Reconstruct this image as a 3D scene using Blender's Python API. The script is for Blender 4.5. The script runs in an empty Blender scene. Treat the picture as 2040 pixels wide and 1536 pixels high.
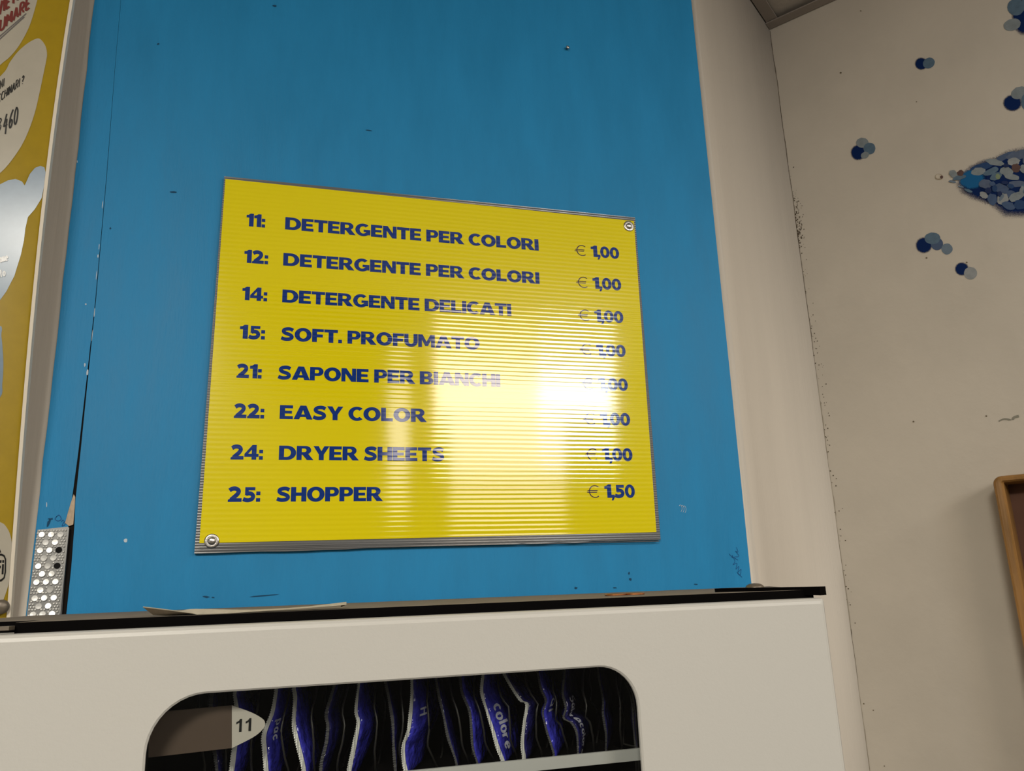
import bpy, bmesh, math, random
from mathutils import Vector, Matrix, Euler, noise
from mathutils.geometry import tessellate_polygon

# ------------------------------------------------------------------ camera, world, lights, exposure
SC = bpy.context.scene
COL = SC.collection
ZC = 1.70            # camera height above the floor (m); heights in the tables below are relative to it
D = 1.03             # distance from the camera to the blue panel (m)
cam_data = bpy.data.cameras.new('camera')
cam_data.sensor_width = 36.0
cam_data.lens = 1581.58 * 36.0 / 2040.0
cam_data.clip_start = 0.02
cam = bpy.data.objects.new('camera', cam_data)
_r = Matrix.Rotation(-0.284576, 3, 'Z') @ Matrix.Rotation(0.249780, 3, 'X') @ Matrix.Rotation(0.0367220, 3, 'Y')
_m = Matrix((_r.col[0], _r.col[2], -_r.col[1])).transposed()
cam.matrix_world = Matrix.Translation((0, 0, ZC)) @ _m.to_4x4()
COL.objects.link(cam)
SC.camera = cam

world = bpy.data.worlds.new('world')
world.use_nodes = True
world.node_tree.nodes['Background'].inputs[0].default_value = (1.0, 0.93, 0.84, 1)
world.node_tree.nodes['Background'].inputs[1].default_value = 0.02
SC.world = world
SC.view_settings.view_transform = 'Standard'
SC.view_settings.look = 'None'
SC.view_settings.gamma = 1.0
SC.view_settings.use_curve_mapping = False
SC.view_settings.exposure = 0.2


def lamp(name, loc, size, watts, color, rot=(0, 0, 0), spread=180):
    l = bpy.data.lights.new(name, 'AREA')
    l.shape = 'RECTANGLE'
    l.size, l.size_y = size
    l.energy = watts
    l.color = color
    l.spread = math.radians(spread)
    o = bpy.data.objects.new(name, l)
    o.location = loc
    o.rotation_euler = rot
    COL.objects.link(o)
    return o


lamp('front_window_light_warm', (0.93, -1.55, ZC + 0.91), (0.52, 0.50), 7.4, (1.0, 0.86, 0.72), (math.radians(90), 0, 0))
lamp('front_window_light_cool', (1.385, -1.55, ZC + 0.92), (0.40, 0.48), 7.2, (0.92, 0.96, 1.0), (math.radians(90), 0, 0))
lamp('front_window_light_low', (1.02, -1.55, ZC + 0.50), (0.56, 0.28), 2.2, (1.0, 0.88, 0.74), (math.radians(90), 0, 0))
lamp('front_window_light_slit', (0.50, -1.55, ZC + 0.72), (0.09, 0.55), 0.7, (1.0, 0.90, 0.80), (math.radians(90), 0, 0))
lamp('ceiling_lamp_left', (-0.75, -1.35, ZC + 1.15), (0.7, 0.5), 80, (1.0, 0.94, 0.83))
lamp('ceiling_lamp_right', (2.1, -0.95, ZC + 1.15), (0.45, 0.9), 28, (1.0, 0.94, 0.84))

# ------------------------------------------------------------------ measured outlines (metres)
BUBBLE_NO_SMOKING = [(-0.4597,0.4851),(-0.5129,0.6145),(-0.5201,0.7934),(-0.4593,0.9348),(-0.3778,0.9306),(-0.3303,0.8415),(-0.3194,0.7747),(-0.3204,0.7415),(-0.3229,0.7074),(-0.3264,0.6864),(-0.3325,0.6647),(-0.3401,0.6477),(-0.3483,0.6352),(-0.374,0.589),(-0.4161,0.5224)]
BUBBLE_PHONE = [(-0.3454,0.6205),(-0.3383,0.6414),(-0.3317,0.6581),(-0.323,0.6722),(-0.3141,0.6811),(-0.3091,0.6805),(-0.303,0.6717),(-0.3,0.6601),(-0.2999,0.6488),(-0.3003,0.6376),(-0.3017,0.606),(-0.304,0.5731),(-0.3096,0.5407),(-0.318,0.5155),(-0.3314,0.4902),(-0.3586,0.4591),(-0.3964,0.4427),(-0.4267,0.4518),(-0.4408,0.4874),(-0.421,0.5218),(-0.3816,0.5672)]
BUBBLE_CLOUD = [(-0.3299,0.4762),(-0.3223,0.4822),(-0.3148,0.485),(-0.3078,0.4826),(-0.3044,0.4778),(-0.3035,0.4812),(-0.3005,0.4932),(-0.296,0.5016),(-0.2906,0.5049),(-0.2864,0.5035),(-0.2834,0.4972),(-0.2826,0.4835),(-0.2855,0.4631),(-0.291,0.4491),(-0.2972,0.4384),(-0.2985,0.4239),(-0.2986,0.409),(-0.3001,0.3917),(-0.3044,0.3659),(-0.3108,0.347),(-0.3164,0.336),(-0.3438,0.3105),(-0.3812,0.297),(-0.4163,0.3176),(-0.4304,0.3623),(-0.4223,0.4159),(-0.3881,0.4559),(-0.3598,0.4703)]
BUBBLE_SIDE = [(-0.3154,0.3074),(-0.3114,0.2949),(-0.3085,0.2779),(-0.3066,0.2608),(-0.3061,0.241),(-0.3077,0.2241),(-0.3335,0.1875),(-0.3638,0.2088),(-0.3733,0.2637),(-0.3525,0.2985)]
BUBBLE_WIFI = [(-0.3271,0.1011),(-0.3076,0.0955),(-0.2976,0.0901),(-0.2925,0.0868),(-0.287,0.0776),(-0.2837,0.0641),(-0.2827,0.0523),(-0.2827,0.0416),(-0.2831,0.0326),(-0.2867,0.0142),(-0.2916,0.0012),(-0.305,-0.0129),(-0.3331,-0.0143),(-0.3535,0.0124),(-0.3612,0.0542),(-0.3495,0.0854)]
POSTER_TEXT = {'vietato':[(-0.3597,0.707),(-0.3327,0.7502),(-0.3617,0.7255)],'fumare':[(-0.3595,0.6763),(-0.3274,0.7263),(-0.3607,0.6937)],'und1':[(-0.3598,0.6665),(-0.3296,0.717)],'und2':[(-0.3592,0.6621),(-0.3311,0.7112)],'ni':[(-0.3437,0.6022),(-0.3404,0.6063),(-0.3445,0.6135)],'macchinari':[(-0.3506,0.5725),(-0.3204,0.6138),(-0.351,0.5842)],'num':[(-0.3336,0.5428),(-0.321,0.5575),(-0.3347,0.5665)],'three':[(-0.3394,0.5434),(-0.3367,0.5471),(-0.3402,0.5596)],'casa':[(-0.3224,0.3796),(-0.3126,0.3834),(-0.3238,0.3897)],'info':[(-0.3207,0.3617),(-0.3135,0.3653),(-0.3221,0.3718)]}
WIFI_BOX = [(-0.3239,0.0554),(-0.3049,0.056),(-0.2934,0.0563),(-0.2904,0.0546),(-0.2886,0.0503),(-0.2879,0.0365),(-0.2887,0.0301),(-0.2914,0.027),(-0.3028,0.0253),(-0.3217,0.0248)]
WIFI_BOX_IN = [(-0.3228,0.0533),(-0.3047,0.0539),(-0.2937,0.0542),(-0.2912,0.053),(-0.2898,0.0498),(-0.2892,0.037),(-0.2898,0.0312),(-0.292,0.0291),(-0.3029,0.0274),(-0.3209,0.0269)]
WIFI_ARC = [(-0.3157,0.0743),(-0.3059,0.0709),(-0.2988,0.0655),(-0.2951,0.0606),(-0.2939,0.0574),(-0.3049,0.0571),(-0.3239,0.0564),(-0.3248,0.0692)]
WIFI_F = [[(-0.2991,0.049),(-0.2929,0.0493),(-0.293,0.0467),(-0.297,0.0463),(-0.2968,0.0431),(-0.2932,0.0435),(-0.2933,0.0409),(-0.2969,0.0404),(-0.2967,0.0341),(-0.2988,0.0341)],[(-0.2922,0.0493),(-0.2905,0.0493),(-0.2905,0.0466),(-0.2921,0.0467)],[(-0.2921,0.0451),(-0.2904,0.045),(-0.2902,0.0344),(-0.2919,0.0344)]]
SPOTS = [[(1,'navy',[(0.2871,0.9623),(0.2859,0.9588),(0.2838,0.9562),(0.2809,0.9549),(0.2777,0.955),(0.2744,0.9565),(0.2715,0.9593),(0.2694,0.963),(0.2683,0.9672),(0.2683,0.9713),(0.2694,0.9749),(0.2716,0.9775),(0.2744,0.9788),(0.2777,0.9786),(0.281,0.977),(0.2838,0.9742),(0.2859,0.9705),(0.2871,0.9664)]),(0,'mid',[(0.3002,0.9642),(0.3008,0.9601),(0.2995,0.9564),(0.2978,0.9531),(0.2949,0.9512),(0.2916,0.9505),(0.2881,0.951),(0.2848,0.9529),(0.2822,0.9559),(0.2805,0.9598),(0.2802,0.9639),(0.2808,0.968),(0.2831,0.9709),(0.2856,0.9736),(0.2893,0.9736),(0.2928,0.9735),(0.296,0.9712),(0.2987,0.9681)])],[(1,'navy',[(0.1513,0.8218),(0.15,0.8172),(0.1474,0.8138),(0.1439,0.8118),(0.1399,0.8116),(0.1359,0.8131),(0.1324,0.8162),(0.1297,0.8206),(0.1283,0.8257),(0.1283,0.8308),(0.1296,0.8354),(0.1322,0.8389),(0.1358,0.8409),(0.1398,0.8411),(0.1438,0.8395),(0.1473,0.8363),(0.1499,0.8319),(0.1513,0.8269)]),(0,'pale',[(0.1618,0.8395),(0.1608,0.8358),(0.1579,0.8339),(0.1548,0.8324),(0.1509,0.8327),(0.1471,0.8343),(0.1436,0.8369),(0.1408,0.8405),(0.1392,0.8446),(0.1389,0.8486),(0.1402,0.8521),(0.1425,0.8548),(0.1461,0.8556),(0.1499,0.856),(0.1538,0.8537),(0.1576,0.8514),(0.1601,0.8476),(0.1617,0.8435)]),(0,'mid',[(0.1724,0.8225),(0.1709,0.8187),(0.1689,0.8153),(0.1656,0.8137),(0.1619,0.8136),(0.1583,0.8151),(0.1551,0.818),(0.1523,0.8217),(0.1513,0.8263),(0.1512,0.8308),(0.1522,0.8351),(0.1547,0.8381),(0.1581,0.8393),(0.1617,0.8398),(0.1653,0.838),(0.1688,0.8356),(0.1714,0.8316),(0.1724,0.827)]),(0,'pale',[(0.1593,0.8169),(0.1594,0.8144),(0.1583,0.8122),(0.1568,0.8102),(0.1546,0.8088),(0.1518,0.8084),(0.1492,0.8093),(0.1468,0.8105),(0.1451,0.8124),(0.1439,0.8147),(0.1441,0.8171),(0.1447,0.8195),(0.1463,0.8215),(0.1487,0.8225),(0.1513,0.8231),(0.154,0.8226),(0.1562,0.821),(0.1583,0.8193)])],[(1,'navy',[(0.2385,0.5939),(0.2371,0.5896),(0.2345,0.5862),(0.231,0.5842),(0.227,0.5837),(0.2229,0.5849),(0.2193,0.5877),(0.2166,0.5916),(0.2152,0.5962),(0.2152,0.601),(0.2166,0.6054),(0.2192,0.6088),(0.2228,0.6109),(0.2268,0.6113),(0.2309,0.61),(0.2345,0.6072),(0.2371,0.6033),(0.2385,0.5987)]),(0,'slate',[(0.2585,0.5901),(0.2575,0.5859),(0.2548,0.5833),(0.252,0.5811),(0.2486,0.5808),(0.2452,0.5819),(0.2422,0.5842),(0.2399,0.5876),(0.2387,0.5918),(0.2386,0.5962),(0.24,0.6002),(0.2421,0.6036),(0.2454,0.6051),(0.2488,0.6062),(0.2521,0.6043),(0.2554,0.6024),(0.2574,0.5987),(0.2587,0.5945)]),(0,'mid',[(0.2558,0.6025),(0.2541,0.5991),(0.2518,0.596),(0.2479,0.5946),(0.2435,0.5945),(0.239,0.596),(0.2351,0.5987),(0.2317,0.6021),(0.2302,0.6063),(0.2301,0.6105),(0.2311,0.6144),(0.234,0.6171),(0.2381,0.6182),(0.2424,0.6186),(0.2468,0.6169),(0.2511,0.6146),(0.2543,0.6109),(0.2557,0.6066)]),(0,'midpale',[(0.2723,0.5763),(0.2713,0.5728),(0.269,0.5704),(0.2664,0.5686),(0.2632,0.5679),(0.2599,0.5689),(0.2574,0.5716),(0.2554,0.5745),(0.2544,0.5781),(0.2541,0.5818),(0.2555,0.585),(0.2573,0.5879),(0.26,0.5897),(0.2632,0.5897),(0.2664,0.5891),(0.2692,0.5868),(0.2709,0.5835),(0.2723,0.5801)])],[(1,'navy',[(0.2899,0.5317),(0.2888,0.5282),(0.2867,0.5255),(0.2839,0.5238),(0.2807,0.5234),(0.2775,0.5243),(0.2746,0.5264),(0.2725,0.5295),(0.2714,0.5331),(0.2714,0.537),(0.2726,0.5405),(0.2747,0.5433),(0.2775,0.545),(0.2808,0.5454),(0.284,0.5445),(0.2868,0.5423),(0.2889,0.5392),(0.29,0.5355)]),(0,'pale2',[(0.303,0.5196),(0.3019,0.5156),(0.2992,0.513),(0.2963,0.5109),(0.2928,0.5106),(0.2894,0.5116),(0.2863,0.5138),(0.284,0.517),(0.2827,0.5211),(0.2826,0.5253),(0.284,0.5292),(0.2862,0.5325),(0.2895,0.5339),(0.293,0.5351),(0.2964,0.5333),(0.2997,0.5314),(0.3018,0.5279),(0.3031,0.5238)])],[(1,'navy',[(0.4196,0.817),(0.4181,0.8126),(0.4154,0.8095),(0.4118,0.8078),(0.4076,0.8078),(0.4035,0.8096),(0.3999,0.8129),(0.3972,0.8174),(0.3958,0.8224),(0.3958,0.8274),(0.3973,0.8318),(0.4001,0.835),(0.4038,0.8367),(0.4079,0.8366),(0.4121,0.8347),(0.4157,0.8314),(0.4183,0.8269),(0.4197,0.8219)]),(0,'pale',[(0.4342,0.8373),(0.4341,0.8329),(0.4316,0.8295),(0.4287,0.8264),(0.4246,0.825),(0.4203,0.8249),(0.416,0.8261),(0.4122,0.8286),(0.4095,0.8322),(0.4082,0.8365),(0.4087,0.8408),(0.4103,0.8449),(0.4139,0.8474),(0.4177,0.8497),(0.4223,0.8489),(0.4268,0.8482),(0.4304,0.8452),(0.4331,0.8416)]),(0,'mid',[(0.4375,0.8115),(0.4358,0.8063),(0.4338,0.8015),(0.4309,0.7989),(0.4278,0.7981),(0.4249,0.7995),(0.4226,0.8027),(0.4207,0.8071),(0.4203,0.813),(0.4208,0.8189),(0.422,0.8246),(0.4244,0.829),(0.4274,0.8313),(0.4304,0.8325),(0.4333,0.8308),(0.4359,0.8283),(0.4376,0.8234),(0.438,0.8175)])],[(1,'navy',[(0.4675,0.9757),(0.4647,0.9653),(0.4606,0.957),(0.4554,0.952),(0.45,0.9507),(0.4448,0.9533),(0.4405,0.9596),(0.4377,0.9689),(0.4367,0.9799),(0.4376,0.9915),(0.4404,1.0021),(0.4446,1.0104),(0.4498,1.0155),(0.4553,1.0167),(0.4605,1.0138),(0.4647,1.0074),(0.4675,0.9981),(0.4684,0.9871)]),(0,'mid',[(0.4561,1.0008),(0.4547,0.9951),(0.4512,0.992),(0.4475,0.9896),(0.4432,0.99),(0.439,0.9923),(0.4353,0.9962),(0.4325,1.0016),(0.4311,1.0079),(0.4311,1.0142),(0.433,1.0196),(0.4358,1.0239),(0.44,1.0252),(0.4444,1.026),(0.4485,1.0225),(0.4526,1.019),(0.4551,1.0132),(0.4565,1.0069)]),(0,'pale',[(0.4458,0.9736),(0.4447,0.9697),(0.443,0.966),(0.4395,0.9638),(0.4353,0.963),(0.4307,0.9637),(0.4264,0.9659),(0.4225,0.9689),(0.4204,0.9731),(0.4195,0.9775),(0.4198,0.9818),(0.4221,0.9852),(0.4258,0.9871),(0.4299,0.9883),(0.4345,0.9872),(0.4391,0.9856),(0.4428,0.9823),(0.4449,0.978)]),(0,'mid',[(0.4693,1.0),(0.468,0.9952),(0.4656,0.992),(0.4629,0.9897),(0.4598,0.989),(0.4568,0.9906),(0.4546,0.9946),(0.4529,0.9989),(0.4523,1.004),(0.4523,1.0092),(0.4539,1.0136),(0.4559,1.0176),(0.4586,1.0198),(0.4617,1.0196),(0.4648,1.0184),(0.4672,1.0151),(0.4686,1.0103),(0.4696,1.0053)])]]
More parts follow.
